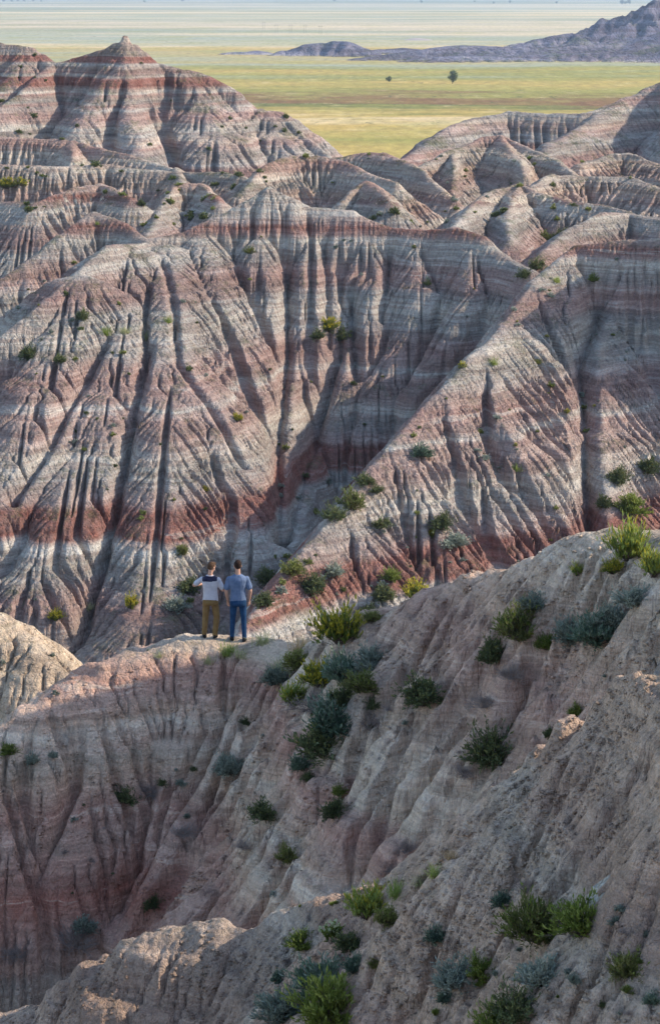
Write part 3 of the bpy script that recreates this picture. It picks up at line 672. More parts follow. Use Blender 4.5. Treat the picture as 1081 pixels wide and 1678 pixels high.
def make_bush(seed, nst=60, spread=60, height=.6, twigs=4, lpt=8, ll=.07, lw=.008, up=.5, tipfrac=0.0, droop=0.0, dirjit=.5, lump=.5):
    """a shrub one metre wide, stems rising from one root; returns (stem V,F), (leaf V,F,tip flag)"""
    rs = np.random.RandomState(seed)
    az = rs.rand(nst) * 2 * math.pi; th = np.radians(spread) * rs.rand(nst) ** .6
    d = np.stack([np.sin(th) * np.cos(az), np.sin(th) * np.sin(az), np.cos(th)], 1)
    L = 1 / np.sqrt((np.sin(th) / .52) ** 2 + (np.cos(th) / height) ** 2)
    L *= np.clip(1.15 - lump * rs.rand(nst) - lump * .5 * (np.sin(az * 3 + seed) * .5 + .5) - .25 * (np.sin(az * 5 + 2 * seed) * .5 + .5), .25, 1.3)
    A = np.zeros((nst, 3)); A[:, :2] = rs.randn(nst, 2) * .04
    mid = A + d * (L * .5)[:, None] + rs.randn(nst, 3) * .02; mid[:, 2] = np.abs(mid[:, 2])
    segA = [A]; segB = [mid]; wid = [np.full(nst, .006)]
    tA = np.repeat(mid, twigs, 0); td = unit(np.repeat(d, twigs, 0) + rs.randn(nst * twigs, 3) * .38 + np.array([0, 0, .25 * up]))
    tl = np.repeat(L, twigs) * (.35 + .25 * rs.rand(nst * twigs))
    tB = tA + td * tl[:, None]; tB[:, 2] -= droop * tl
    segA.append(tA); segB.append(tB); wid.append(np.full(len(tA), .0032))
    SV, SF = ribbons(np.concatenate(segA), np.concatenate(segB), np.concatenate(wid), rs)
    if lpt:
        t = rs.rand(len(tA), lpt) * .95 + .08
        Pt = (tA[:, None] + (tB - tA)[:, None] * t[..., None]).reshape(-1, 3)
        D = unit(np.repeat(td, lpt, 0) + rs.randn(len(Pt), 3) * dirjit + np.array([0, 0, up]))
        f = .6 + .7 * rs.rand(len(Pt))
        LV, LF = leaves(Pt, D, ll * f, lw * f, rs)
        tip = ((t.ravel() > .62) & (Pt[:, 2] > .25 * height) & (rs.rand(len(Pt)) < tipfrac)).astype(int)
        return (SV, SF), (LV, LF, tip)
    return (SV, SF), None
def make_tuft(seed, n=130, height=.7, spread=50, wd=.008, droop=.3):
    rs = np.random.RandomState(seed); V = []; F = []
    az = rs.rand(n) * 2 * math.pi; th = np.radians(spread) * rs.rand(n) ** .8; L = height * (.5 + .6 * rs.rand(n))
    d = np.stack([np.sin(th) * np.cos(az), np.sin(th) * np.sin(az), np.cos(th)], 1); s = np.stack([-np.sin(az), np.cos(az), 0 * az], 1)
    b = rs.randn(n, 3) * .12; b[:, 2] = -.03
    for k, (t, w) in enumerate([(0, 1), (.4, .85), (.75, .55), (1, .05)]):
        p = b + d * (L * t)[:, None] + np.stack([d[:, 0], d[:, 1], -np.ones(n)], 1) * (droop * L * t * t * .6)[:, None]
        V += [p + s * wd * w, p - s * wd * w]
    V = np.stack(V, 1).reshape(-1, 3); base = (np.arange(n) * 8)[:, None]
    F = np.concatenate([base + np.array([[2*k, 2*k+1, 2*k+3, 2*k+2]]) for k in range(3)], 0)
    return V, F
KINDS_ = {}
def reg(kind, name, cat, leafm, tipm, variants, twig=L_wood, **kw):
    KINDS_[kind] = dict(name=name, cat=cat, protos=[])
    for v in range(variants):
        (SV, SF), lv = make_bush(hash_(kind) + v * 17, **kw)
        sm = new_mesh('stems', SV, SF, [twig])
        lm = new_mesh('foliage', lv[0], lv[1], [leafm, tipm], lv[2]) if lv else None
        KINDS_[kind]['protos'].append((sm, lm))
def hash_(s): return sum(ord(c) * (i + 3) for i, c in enumerate(s)) % 9973
reg('rabbit', 'rabbitbrush', 'shrub', L_green, L_yell, 3, nst=85, spread=62, height=.72, twigs=4, lpt=10, ll=.085, lw=.010, up=.9, tipfrac=.85, dirjit=.35)
reg('green', 'green_shrub', 'shrub', L_green, L_vivid, 3, nst=85, spread=66, height=.7, twigs=4, lpt=10, ll=.085, lw=.009, up=.8, tipfrac=.35, dirjit=.4)
reg('vivid', 'bright_green_shrub', 'shrub', L_vivid, L_yell, 2, nst=70, spread=58, height=.8, twigs=4, lpt=9, ll=.12, lw=.010, up=1.1, tipfrac=.35, dirjit=.3)
reg('sage', 'sagebrush', 'shrub', L_sage, L_sage, 3, nst=85, spread=78, height=.6, twigs=5, lpt=9, ll=.085, lw=.011, up=.5, dirjit=.45)
reg('blue', 'blue_green_shrub', 'shrub', L_bluegreen, L_sage, 2, nst=85, spread=74, height=.65, twigs=5, lpt=9, ll=.09, lw=.011, up=.6, tipfrac=.3, dirjit=.4)
reg('olive', 'greasewood', 'shrub', L_olive, L_green, 3, nst=85, spread=74, height=.62, twigs=5, lpt=9, ll=.07, lw=.010, up=.6, tipfrac=.4, dirjit=.5)
reg('dark', 'dark_shrub', 'shrub', L_dark, L_olive, 3, nst=80, spread=78, height=.6, twigs=4, lpt=9, ll=.075, lw=.012, up=.4, tipfrac=.25, dirjit=.6)
reg('dead', 'dead_shrub', 'shrub', L_dead, L_dead, 2, twig=L_dead, nst=75, spread=80, height=.55, twigs=7, lpt=2, ll=.05, lw=.004, up=.3, dirjit=.8)
reg('pale', 'pale_leaved_plant', 'plant', L_green, L_pale, 1, nst=34, spread=50, height=.85, twigs=2, lpt=13, ll=.10, lw=.024, up=.8, tipfrac=.75, dirjit=.6)
reg('spot', 'small_shrub', 'shrub', L_dark, L_olive, 3, nst=26, spread=80, height=.55, twigs=3, lpt=6, ll=.15, lw=.035, up=.4, tipfrac=.5, dirjit=.8)
reg('spotg', 'small_green_shrub', 'shrub', L_olive, L_vivid, 3, nst=26, spread=80, height=.55, twigs=3, lpt=6, ll=.15, lw=.035, up=.5, tipfrac=.45, dirjit=.8)
reg('spoty', 'small_yellow_shrub', 'shrub', L_olive, L_yell, 2, nst=26, spread=80, height=.6, twigs=3, lpt=6, ll=.15, lw=.035, up=.5, tipfrac=.55, dirjit=.8)
reg('spots', 'small_grey_shrub', 'shrub', L_sage, L_dead, 2, nst=26, spread=80, height=.55, twigs=3, lpt=6, ll=.15, lw=.035, up=.5, tipfrac=.4, dirjit=.8)
for kind, name, m, kw in [('grass', 'grass_tuft', L_vivid, dict(n=150)), ('dry', 'dry_grass_tuft', L_straw, dict(n=140, height=.6)), ('palegrass', 'pale_grass_tuft', leaf_mat('pale_blade', (.22,.25,.10), (.50,.48,.25), .4), dict(n=110, height=.6, spread=60))]:
    KINDS_[kind] = dict(name=name, cat='grass tuft', protos=[(new_mesh('blades', *make_tuft(hash_(kind) + v, **kw), [m]), None) for v in range(2)])
def place(kind, x, y, z, width, label, group=None, flat=1.0, name=None):
    k = KINDS_[kind]; sm, lm = random.choice(k['protos'])
    if lm is None and k['cat'] == 'grass tuft':
        r = bpy.data.objects.new(name or k['name'], sm)
    else:
        r = bpy.data.objects.new(name or k['name'], None); r.empty_display_size = .2
    COL.objects.link(r)
    r.location = (x, y, z - .03 * width); r.rotation_euler = (random.uniform(-.12, .12), random.uniform(-.12, .12), random.uniform(0, 6.28))
    s = width * random.uniform(.95, 1.05); r.scale = (s * random.uniform(.82, 1.25), s * random.uniform(.82, 1.2), s * flat * random.uniform(.8, 1.1))
    r['label'] = label; r['category'] = k['cat']
    if group: r['group'] = group
    if r.type == 'EMPTY':
        for nm, m in (('stems', sm), ('foliage', lm)):
            if m is None: continue
            c = bpy.data.objects.new(nm, m); COL.objects.link(c); c.parent = r
    return r
def plant(g, kind, px, py, w, label, group=None, flat=1.0):
    X, Y, Z = hit(g, px, py + .28 * w)
    X, Y = float(X[0]), float(Y[0]); z = float(g.sample(np.array([X]), np.array([Y]))[0])
    return place(kind, X, Y, z, (1.2 if g.dx < .1 else .95) * w / FPX * math.sqrt(X*X + Y*Y + (CAMZ - z)**2), label, group, flat)

for e in [
 ('olive',878,1508,115,'big dark olive bush on the nearest slope, left one of a touching pair'),
 ('green',952,1500,112,'big green bush on the nearest slope, right one of a touching pair'),
 ('dead',862,1447,55,'small grey twiggy bush just above the big pair of bushes on the nearest slope'),
 ('blue',822,1474,36,'small dark green tuft left of the big pair of bushes on the nearest slope'),
 ('blue',712,1535,42,'small lone dark green bush halfway down the bare nearest slope'),
 ('sage',752,1590,90,'grey sagebrush below the big pair of bushes, green bush at its right side'),
 ('green',788,1588,62,'green bush growing out of the right side of the grey sagebrush below the big pair'),
 ('sage',886,1598,70,'low silvery blue sagebrush directly under the big pair of bushes'),
 ('dark',842,1640,95,'wide dark bush at the bottom edge beside the silvery sagebrush'),
 ('green',808,1668,66,'green bush cut by the bottom edge of the photo, right of the middle'),
 ('blue',730,1632,30,'tiny green plant left of the wide dark bush at the bottom edge'),
 ('olive',1026,1580,72,'medium olive bush near the right edge on the nearest slope'),
 ('blue',1068,1640,28,'tiny dark plant in the bottom right corner'),
 ('dark',985,1645,18,'tiny dark sprig below the medium olive bush near the right edge'),
 ('green',543,1645,118,'large deep green bush at the bottom edge, right of the blue sagebrush'),
 ('blue',528,1598,90,'blue green bush just above the large deep green bush at the bottom edge'),
 ('sage',466,1638,105,'large blue grey sagebrush at the bottom edge, left of the deep green bush'),
 ('pale',545,1528,56,'plant with pale whitish leaf tips below the crest of the nearest ridge'),
 ('dark',572,1540,50,'dark low bush behind the plant with whitish tips'),
 ('vivid',602,1484,72,'bright yellow green clump glowing on the crest of the nearest ridge'),
 ('olive',632,1500,50,'brownish green bush at the right foot of the glowing yellow green clump'),
 ('grass',650,1456,46,'bright grass tuft on the nearest crest, next right of the glowing clump'),
 ('palegrass',688,1440,40,'pale grass tuft on the nearest crest, between the bright grass and the dry grass'),
 ('grass',712,1426,38,'sunlit grass tuft highest of the green grass on the nearest crest'),
 ('dry',738,1398,34,'dry straw tuft on the nearest crest where it steepens'),
 ('blue',582,1578,45,'small blue green bush below the plant with whitish tips'),
 ('green',492,1544,50,'loose green bush on the nearest slope under the reddish crest'),
 ('blue',455,1600,32,'small dark bush above the large blue grey sagebrush'),
 ('olive',613,1583,28,'faint olive sprig on bare clay right of the blue green bushes'),
 ('palegrass',72,1624,24,'little pale flowering tuft on the nearest crest at far left'),
]: plant(G1, *e)
for e in [
 ('vivid',1028,892,92,'bright green bush glowing on the skyline of the upper right crest'),
 ('vivid',1070,935,58,'yellow green bush at the right edge under the glowing skyline bush'),
 ('rabbit',1003,935,40,'reddish green undergrowth bush left under the glowing skyline bush'),
 ('sage',1040,975,68,'grey sagebrush at the top of the slanting row on the right'),
 ('sage',1005,1005,70,'grey sagebrush, middle of the slanting row on the right'),
 ('blue',975,1035,78,'blue green shrub at the lower end of the slanting row on the right'),
 ('sage',932,1032,66,'pale grey sagebrush left of the slanting row on the right'),
 ('sage',872,985,52,'silvery shrub crowning the olive group on the middle of the upper slope'),
 ('olive',848,1022,88,'large olive bush in the middle of the upper slope'),
 ('dark',808,1068,62,'dark green bush at the lower left of the large olive bush'),
 ('dead',835,1092,66,'leafless purplish bush below the large olive bush'),
 ('green',895,1052,40,'small green bush right of the large olive bush'),
 ('dead',795,1142,52,'leafless bush on the slope halfway between the olive group and the gully'),
 ('dark',692,1138,74,'dark grey green bush on its own above the deep clefts'),
 ('dark',803,1222,95,'wide dark green bush beside the jagged nearest ridge'),
 ('dead',760,1262,50,'leafless bush under the wide dark bush beside the jagged ridge'),
 ('dark',850,1266,28,'tiny dark bush right against the jagged nearest ridge'),
 ('dark',900,1204,30,'small dark bush just left of the rock knobs on the nearest ridge'),
 ('green',942,1166,34,'small green bush in the hollow above the rock knobs'),
 ('vivid',943,942,26,'tiny yellow green tuft on bare clay under the upper right crest'),
 ('rabbit',556,1030,84,'bright yellow flowering bush standing on the saddle right of the two men'),
 ('dry',490,1052,46,'reddish dry grass tuft on the saddle between the men and the yellow bush'),
 ('palegrass',430,1042,44,'pale grass tuft on the crest just right of the men'),
 ('grass',375,1060,44,'green grass tuft right in front of the men'),
 ('palegrass',398,1066,38,'thin pale grass tuft below the feet of the man in jeans'),
 ('palegrass',343,1078,30,'small faded grass tuft below the feet of the man in tan trousers'),
 ('palegrass',462,1085,60,'pale sage green tuft at the top of the thicket, left side'),
 ('olive',490,1076,62,'soft yellowish bush at the top of the thicket below the saddle'),
 ('sage',452,1108,46,'small grey bush at the upper left edge of the thicket'),
 ('rabbit',525,1108,66,'bush with yellow tips in the upper middle of the thicket'),
 ('vivid',481,1140,58,'vivid yellow green bush at the left edge of the thicket'),
 ('dead',512,1142,76,'leafless purplish bush between the vivid one and the blue green ones of the thicket'),
 ('blue',560,1098,74,'blue green bush in the centre of the thicket'),
 ('sage',608,1078,66,'grey bush at the upper right end of the thicket'),
 ('olive',592,1112,70,'olive bush on the right side of the thicket'),
 ('dark',560,1140,64,'shadowy dark bush in the heart of the thicket'),
 ('blue',545,1178,80,'blue green bush hanging at the bottom of the thicket'),
 ('dark',528,1215,84,'dark bush, the lowest of the thicket'),
 ('dead',606,1172,78,'leafless purple grey bush at the lower right of the thicket'),
 ('dark',608,1150,40,'small green bush above the leafless one at the right of the thicket'),
 ('sage',375,1252,60,'grey sagebrush alone on the slope below the men'),
 ('dead',240,1290,52,'leafless bush on the ledge above the dark red band, right one'),
 ('dark',208,1306,42,'dark bush on the ledge above the dark red band, left one'),
 ('blue',492,1250,40,'small blue green bush a little below the thicket'),
 ('dark',432,1330,52,'dark bush on the rib lower left of the thicket'),
 ('dead',400,1382,38,'small leafless bush on the reddish slope in the lower middle'),
 ('dark',546,1325,56,'dark bush in the gully straight below the thicket'),
 ('green',556,1298,30,'small green sprig above the dark bush in the gully below the thicket'),
 ('dead',666,1382,44,'leafless bush low on the slope above the bright nearest crest'),
 ('olive',470,1402,46,'dull olive bush low on the reddish slope in the middle'),
 ('dead',640,1418,36,'lowest leafless bush, just over the bright nearest crest'),
 ('dead',302,1358,44,'leafless bush in the cleft right of the dark red band'),
 ('green',16,1226,32,'small green bush at the left edge on the ridge of the men'),
 ('sage',55,1246,28,'tiny grey bush near the left edge on the ridge of the men'),
 ('dead',128,1530,74,'leafless bush in the gully at the lower left'),
 ('sage',140,1512,48,'grey bush in the gully at the lower left above the leafless one'),
 ('dead',28,1552,52,'dusky leafless bush low at the left edge'),
 ('dark',250,1478,40,'small dark bush low on the grey slope left of the nearest crest'),
 ('dark',405,1180,26,'tiny dark bush in the cleft left of the thicket'),
 ('palegrass',262,1070,22,'tiny pale tuft on the crest left of the men'),
 ('olive',610,1010,30,'small bush on the crest right behind the yellow flowering bush'),
]: plant(G2, *e)
for e in [
 ('rabbit',680,968,62,'yellow flowering bush at the foot of the sunlit spur'),
 ('dark',628,968,56,'dark bush left of the yellow one at the foot of the sunlit spur'),
 ('green',640,942,44,'green bush above the yellow one at the foot of the sunlit spur'),
 ('dark',602,1000,54,'dark bush showing over the saddle right of the men'),
 ('dark',722,852,58,'dark bush on the outcrop in the middle of the sunlit spur'),
 ('rabbit',708,872,34,'small yellow bush on the outcrop in the middle of the sunlit spur'),
 ('sage',745,880,54,'grey bush on the outcrop in the middle of the sunlit spur'),
 ('dark',626,852,44,'dark bush on the pink flank of the sunlit spur'),
 ('dark',616,798,32,'small dark bush higher on the pink flank of the sunlit spur'),
 ('blue',690,735,46,'blue green bush near the top of the pink flank of the sunlit spur'),
 ('olive',575,818,58,'olive bush in the shaded valley left of the sunlit spur'),
 ('dark',598,782,40,'dark bush in the shaded valley, above the olive one'),
 ('dark',545,836,50,'dark bush in the shaded valley, below the olive one'),
 ('grass',846,765,32,'yellow green tuft on the sunlit spur near its shaded edge'),
 ('grass',808,590,28,'green tuft on the pointed shoulder of the sunlit spur'),
 ('rabbit',538,530,50,'yellowish bush on the ledge high in the shaded wall'),
 ('dark',560,545,44,'dark bush on the ledge high in the shaded wall'),
 ('dark',520,545,36,'small dark bush at the left end of the ledge high in the shaded wall'),
 ('grass',276,520,30,'green tuft at the right end of the grassy bench on the left mound'),
 ('palegrass',240,545,40,'pale tuft in the middle of the grassy bench on the left mound'),
 ('palegrass',205,535,36,'pale tuft left of the middle of the grassy bench on the left mound'),
 ('grass',175,540,32,'green tuft at the left end of the grassy bench on the left mound'),
 ('dark',136,514,34,'dark bush on the left shoulder of the left mound'),
 ('dark',48,574,52,'wide dark bush near the left edge on the striped slope'),
 ('dark',98,584,30,'small dark bush right of the wide one near the left edge'),
 ('rabbit',390,685,24,'small yellow bush on the right rib of the left mound'),
 ('grass',160,367,14,'tiny green tuft on the red cap of the rounded hilltop'),
 ('dark',1012,775,60,'dark bush in the shade at the right, upper of the cluster'),
 ('green',1032,822,70,'green bush in the shade at the right, biggest of the cluster'),
 ('dark',990,818,44,'dark bush in the shade at the right, nearest the deep gully'),
 ('dark',1060,760,54,'dark bush in the shade against the right edge'),
 ('dark',438,936,66,'dark bush in the valley floor right of the men'),
 ('dark',432,975,56,'dark bush lower in the valley floor right of the men'),
 ('olive',478,925,54,'olive bush in the valley floor at the mouth of the gully'),
 ('dark',512,950,64,'dark bush on the lower pink flank right of the men'),
 ('sage',548,930,50,'grey bush on the lower pink flank'),
 ('rabbit',92,1006,40,'yellowish bush low on the left mound above the sunlit hill'),
 ('rabbit',216,985,42,'yellowish bush low on the left mound, upper left of the men'),
 ('palegrass',146,990,34,'pale tuft low on the left mound between two yellowish bushes'),
 ('olive',300,900,34,'olive bush on the left mound under the brick red band'),
 ('dark',310,955,58,'dark bush just left of the man in the white shirt'),
 ('sage',290,985,54,'grey bush lower left of the man in the white shirt'),
 ('green',972,456,26,'green tuft in the hollow at the top of the shaded right wall'),
 ('grass',912,456,22,'green tuft at the top of the sunlit spur'),
 ('dark',880,430,36,'dark bush in the pass behind the top of the sunlit spur'),
 ('dark',858,445,32,'dark bush at the left side of the pass behind the sunlit spur'),
 ('olive',410,410,22,'small olive bush on the fluted rim left of the middle'),
 ('dark',700,462,20,'tiny dark bush on the wall right of the middle'),
 ('rabbit',338,800,22,'tiny yellow bush just above the brick red band on the left mound'),
 ('olive',880,590,22,'tiny olive bush on the shaded edge of the spur'),
]: plant(G3, *e)
for e in [
 ('dark',905,392,40,'dark bush in the dip behind the right wall, nearest one'),
 ('dark',925,380,34,'dark bush in the dip behind the right wall, second one up'),
 ('olive',890,402,30,'olive bush in the dip behind the right wall, left one'),
 ('rabbit',12,300,34,'yellowish bush among the low hills at the left edge'),
 ('spoty',34,297,26,'small yellowish bush right beside the one at the left edge among low hills'),
 ('dark',645,352,26,'dark bush in the fold of hills behind the rim'),
 ('dark',812,352,22,'dark bush on the pale hill behind the rim at right'),
 ('dark',232,332,22,'dark bush between the low hills left of the rim'),
]: plant(G35, *e)

# the many small shrubs of the slopes
def scatter(g, n, seed, kinds, wr, box, label, group, nzmin=.55):
    rs = np.random.RandomState(seed); got = 0; tries = 0
    while got < n and tries < n * 30:
        m = 60; tries += m
        px = rs.uniform(box[0], box[2], m); py = rs.uniform(box[1], box[3], m)
        X, Y, Z = hit(g, px, py)
        e = g.dx * 2
        gx = (g.sample(X + e, Y) - g.sample(X - e, Y)) / (2 * e); gy = (g.sample(X, Y + e) - g.sample(X, Y - e)) / (2 * e)
        nz = 1 / np.sqrt(1 + gx ** 2 + gy ** 2)
        cl = fbm(X / (g.dx * 45), Y / (g.dx * 45), 2, seed)
        for k in range(m):
            if got >= n: break
            if Y[k] > g.y1 - 1 or nz[k] < nzmin * (.85 + .3 * rs.rand()) or cl[k] < -.12: continue
            z = float(g.sample(X[k:k+1], Y[k:k+1])[0])
            w = wr[0] + (wr[1] - wr[0]) * rs.rand() ** 2
            place(kinds[rs.randint(len(kinds))], float(X[k]), float(Y[k]), z, w, label, group); got += 1
scatter(G3, 50, 41, ['spots','spotg','spots','spot'], (.35, 1.1), (0, 380, 440, 1000), 'one of the specks of low scrub dotted over the big left mound', 'small shrubs on the left mound', .55)
scatter(G3, 55, 42, ['spots','spot','spotg','spots'], (.35, 1.3), (440, 380, 690, 980), 'one of the small dark shrubs dotted over the shaded middle wall', 'small shrubs on the shaded middle wall', .55)
scatter(G3, 50, 43, ['spots','spotg','spots','spoty'], (.35, 1.2), (690, 420, 1081, 950), 'one of the small shrubs dotted over the spur and wall at right', 'small shrubs on the right spur and wall', .55)
scatter(G35, 50, 44, ['spot','spot','spotg'], (.6, 1.8), (0, 200, 440, 380), 'one of the dark shrub specks on the low hills at left', 'shrub specks on the low hills at left', .7)
scatter(G35, 50, 45, ['spots','spot','spotg'], (.5, 1.6), (440, 250, 1081, 420), 'one of the dark shrub specks on the low hills at right', 'shrub specks on the low hills at right', .7)
scatter(G4, 26, 46, ['spot','spot'], (.8, 2.2), (0, 90, 540, 270), 'one of the dark shrub specks on the banded pyramid hill', 'shrub specks on the banded pyramid hill', .6)
scatter(G2, 60, 47, ['sage','spots','dead','dark'], (.08, .34), (0, 1050, 1081, 1500), 'one of the tiny shrub sprigs on the slope under the men', 'tiny sprigs on the slope of the men', .5)
scatter(G1, 30, 48, ['green','sage','dead'], (.05, .14), (420, 1480, 1081, 1678), 'one of the tiny sprigs on the nearest clay slope', 'tiny sprigs on the nearest slope', .5)
print('plants', time.time() - T0)

# loose clods and pebbles
def rubble(name, g, n, size, seed, mat, box):
    rs = np.random.RandomState(seed)
    px = rs.uniform(box[0], box[2], n); py = rs.uniform(box[1], box[3], n)
    X, Y, Z = hit(g, px, py)
    ok = (Y < g.y1 - .5) & (fbm(X / (size * 40), Y / (size * 40), 3, seed) > 0.02)
    X, Y = X[ok], Y[ok]; n = len(X); Z = g.sample(X, Y)
    base = np.array([(-1,-1,-.6),(1,-1,-.6),(1,1,-.6),(-1,1,-.6),(-.7,-.7,.7),(.7,-.7,.7),(.7,.7,.7),(-.7,.7,.7)], float)
    s = size * (.35 + 1.3 * rs.rand(n) ** 3)
    V = base[None] * (1 + .35 * rs.randn(n, 8, 3)) * s[:, None, None] * np.array([1, 1, .7])
    a = rs.rand(n) * 6.28; ca, sa = np.cos(a)[:, None], np.sin(a)[:, None]
    V = np.stack([V[..., 0] * ca - V[..., 1] * sa, V[..., 0] * sa + V[..., 1] * ca, V[..., 2]], -1)
    V = V + np.stack([X, Y, Z + s * .2], 1)[:, None]
    q = np.array([[0,3,2,1],[4,5,6,7],[0,1,5,4],[1,2,6,5],[2,3,7,6],[3,0,4,7]])
    F = (np.arange(n) * 8)[:, None, None] + q[None]
    me = new_mesh(name, V.reshape(-1, 3), F.reshape(-1, 4), [mat])
    o = bpy.data.objects.new(name, me); COL.objects.link(o); o['kind'] = 'stuff'
rubble('clay_rubble', G1, 16000, .013, 5, M_near, (0, 1110, 1081, 1678))
rubble('loose_clay_rubble', G2, 14000, .024, 6, M_ridge, (0, 870, 1081, 1640))
rubble('pale_stone_rubble', G1, 260, .03, 8, M_near, (560, 1445, 640, 1480))

# trees on the prairie
def make_tree(name, px, base_py, hpx, label, seed, group=None, w=.8):
    D = CAMZ / math.tan(PITCH - math.atan((CY - base_py) / FPX))
    x, y, _ = P(px, base_py, D); H = hpx / FPX * D
    rs = np.random.RandomState(seed)
    r = bpy.data.objects.new(name, None); COL.objects.link(r); r.location = (x, y, 0); r['label'] = label; r['category'] = 'tree'
    if group: r['group'] = group
    A = [np.zeros(3)]; B = [np.array([.02*H, 0, .45 * H])]; W = [.035 * H]
    for k in range(9):
        z = .2 + .25 * rs.rand(); a = rs.rand() * 6.28
        A.append(np.array([0, 0, z * H])); B.append(np.array([math.cos(a) * .3 * H * w, math.sin(a) * .3 * H * w, (z + .18 + .25 * rs.rand()) * H])); W.append(.014 * H)
    SV, SF = ribbons(np.array(A), np.array(B), np.array(W), rs)
    n = 2600; cl = unit(rs.randn(40, 3)) * (rs.rand(40, 1) ** .4) * np.array([.36 * w, .36 * w, .36]) * H + np.array([0, 0, .47 * H])
    Pt = cl[rs.randint(26, size=n)] + rs.randn(n, 3) * .075 * H; Pt[:, 2] = np.clip(Pt[:, 2], .06 * H, H)
    LV, LF = leaves(Pt, unit(rs.randn(n, 3)), np.full(n, .055 * H), np.full(n, .022 * H), rs)
    for nm, m in (('trunk', new_mesh('trunk', SV, SF, [L_wood])), ('crown', new_mesh('crown', LV, LF, [L_dark]))):
        c = bpy.data.objects.new(nm, m); COL.objects.link(c); c.parent = r
make_tree('cottonwood_tree', 741, 137, 22, 'larger of the two lone trees on the green plain', 1)
make_tree('cottonwood_tree', 637, 134, 10, 'smaller round tree on the green plain left of the larger one', 2, w=1.3)
for k, (px, py, h) in enumerate([(300, 3, 7), (237, 4, 4), (548, 3, 5), (690, 5, 5), (777, 4, 4), (808, 6, 4), (835, 5, 5), (911, 6, 5), (1018, 7, 8), (1030, 7, 8), (1024, 7, 6), (20, 3, 5), (40, 3, 5), (55, 3, 5), (68, 3, 4), (30, 3, 5), (7, 3, 5)]):
    make_tree('distant_tree', px, py, h, 'tiny dark tree far away along the top edge of the plain', 30 + k, 'far trees along the top edge', 1.2)
# power line on the plain
pm = NT('weathered_pole'); pm.bsdf((.16,.14,.12,1), .9)
for k, (px, py, h) in enumerate([(432, 49, 13), (453, 54, 14), (476, 54, 14), (500, 55, 14), (525, 56, 14)]):
    D = CAMZ / math.tan(PITCH - math.atan((CY - py) / FPX)); x, y, _ = P(px, py, D); H = h / FPX * D
    r = bpy.data.objects.new('power_pole', None); COL.objects.link(r); r.location = (x, y, 0)
    r['label'] = 'faint H shaped power pole of the line crossing the far plain'; r['category'] = 'power pole'; r['group'] = 'power poles on the far plain'
    rs = np.random.RandomState(k)
    for s in (-1, 1):
        V, F = ribbons(np.array([[s * .12 * H, 0, 0.]]), np.array([[s * .12 * H, 0, H]]), [.013 * H], rs, .8)
        c = bpy.data.objects.new('post', new_mesh('post', V, F, [pm.m])); COL.objects.link(c); c.parent = r
    V, F = ribbons(np.array([[-.3 * H, 0, .84 * H]]), np.array([[.3 * H, 0, .84 * H]]), [.010 * H], rs, 1)
    c = bpy.data.objects.new('crossarm', new_mesh('crossarm', V, F, [pm.m])); COL.objects.link(c); c.parent = r
print('done', time.time() - T0)
# ------------------------------------------------------------------ the two men
def cloth_mat(name, a, b, scale=9, yoke=None):
    t = NT(name); tc = t.n('ShaderNodeTexCoord'); ob = tc.outputs['Object']
    n = t.noise(ob, scale, 4, .6); w = t.noise(t.vmul(ob, (1, 1, .35)), 14, 3, .6)
    col = t.ramp(n, [(.3, a), (.7, b)])
    t.bsdf(col, .85, t.bump(w, .8, .03), .15); return t.m
skin_m = cloth_mat('skin', (.52,.29,.20), (.60,.35,.25)); 
def blob(bm, c, r, rot=None, seg=16):
    m = Matrix.Translation(c) @ (rot or Matrix()) @ Matrix.Diagonal((r[0], r[1], r[2], 1))
    bmesh.ops.create_uvsphere(bm, u_segments=seg, v_segments=seg // 2 + 2, radius=1, matrix=m)
def limb(bm, a, b, ra, rb, fx=1.0, n=12):
    a = Vector(a); b = Vector(b); d = (b - a).normalized()
    s = d.cross(Vector((0, 1, 0.01))).normalized(); u = d.cross(s)
    rings = []
    for k, t in enumerate([0, .25, .5, .75, 1]):
        c = a.lerp(b, t); r = ra + (rb - ra) * t
        rings.append([bm.verts.new(c + s * math.cos(i * 2 * math.pi / n) * r * fx + u * math.sin(i * 2 * math.pi / n) * r) for i in range(n)])
    for r0, r1 in zip(rings, rings[1:]):
        for i in range(n): bm.faces.new((r0[i], r0[(i+1) % n], r1[(i+1) % n], r1[i]))
    bm.faces.new(rings[0][::-1]); bm.faces.new(rings[-1])
    blob(bm, a, (ra * .99,) * 3, seg=12); blob(bm, b, (rb * .99,) * 3, seg=12)
def loft(bm, secs, n=24):
    rings = []
    for (z, cx, cy, rx, ry) in secs:
        ring = []
        for i in range(n):
            a = i * 2 * math.pi / n; c, s = math.cos(a), math.sin(a)
            ring.append(bm.verts.new((cx + rx * math.copysign(abs(c) ** .85, c), cy + ry * math.copysign(abs(s) ** .85, s), z)))
        rings.append(ring)
    for r0, r1 in zip(rings, rings[1:]):
        for i in range(n): bm.faces.new((r0[i], r0[(i+1) % n], r1[(i+1) % n], r1[i]))
    bm.faces.new(rings[0][::-1]); bm.faces.new(rings[-1])
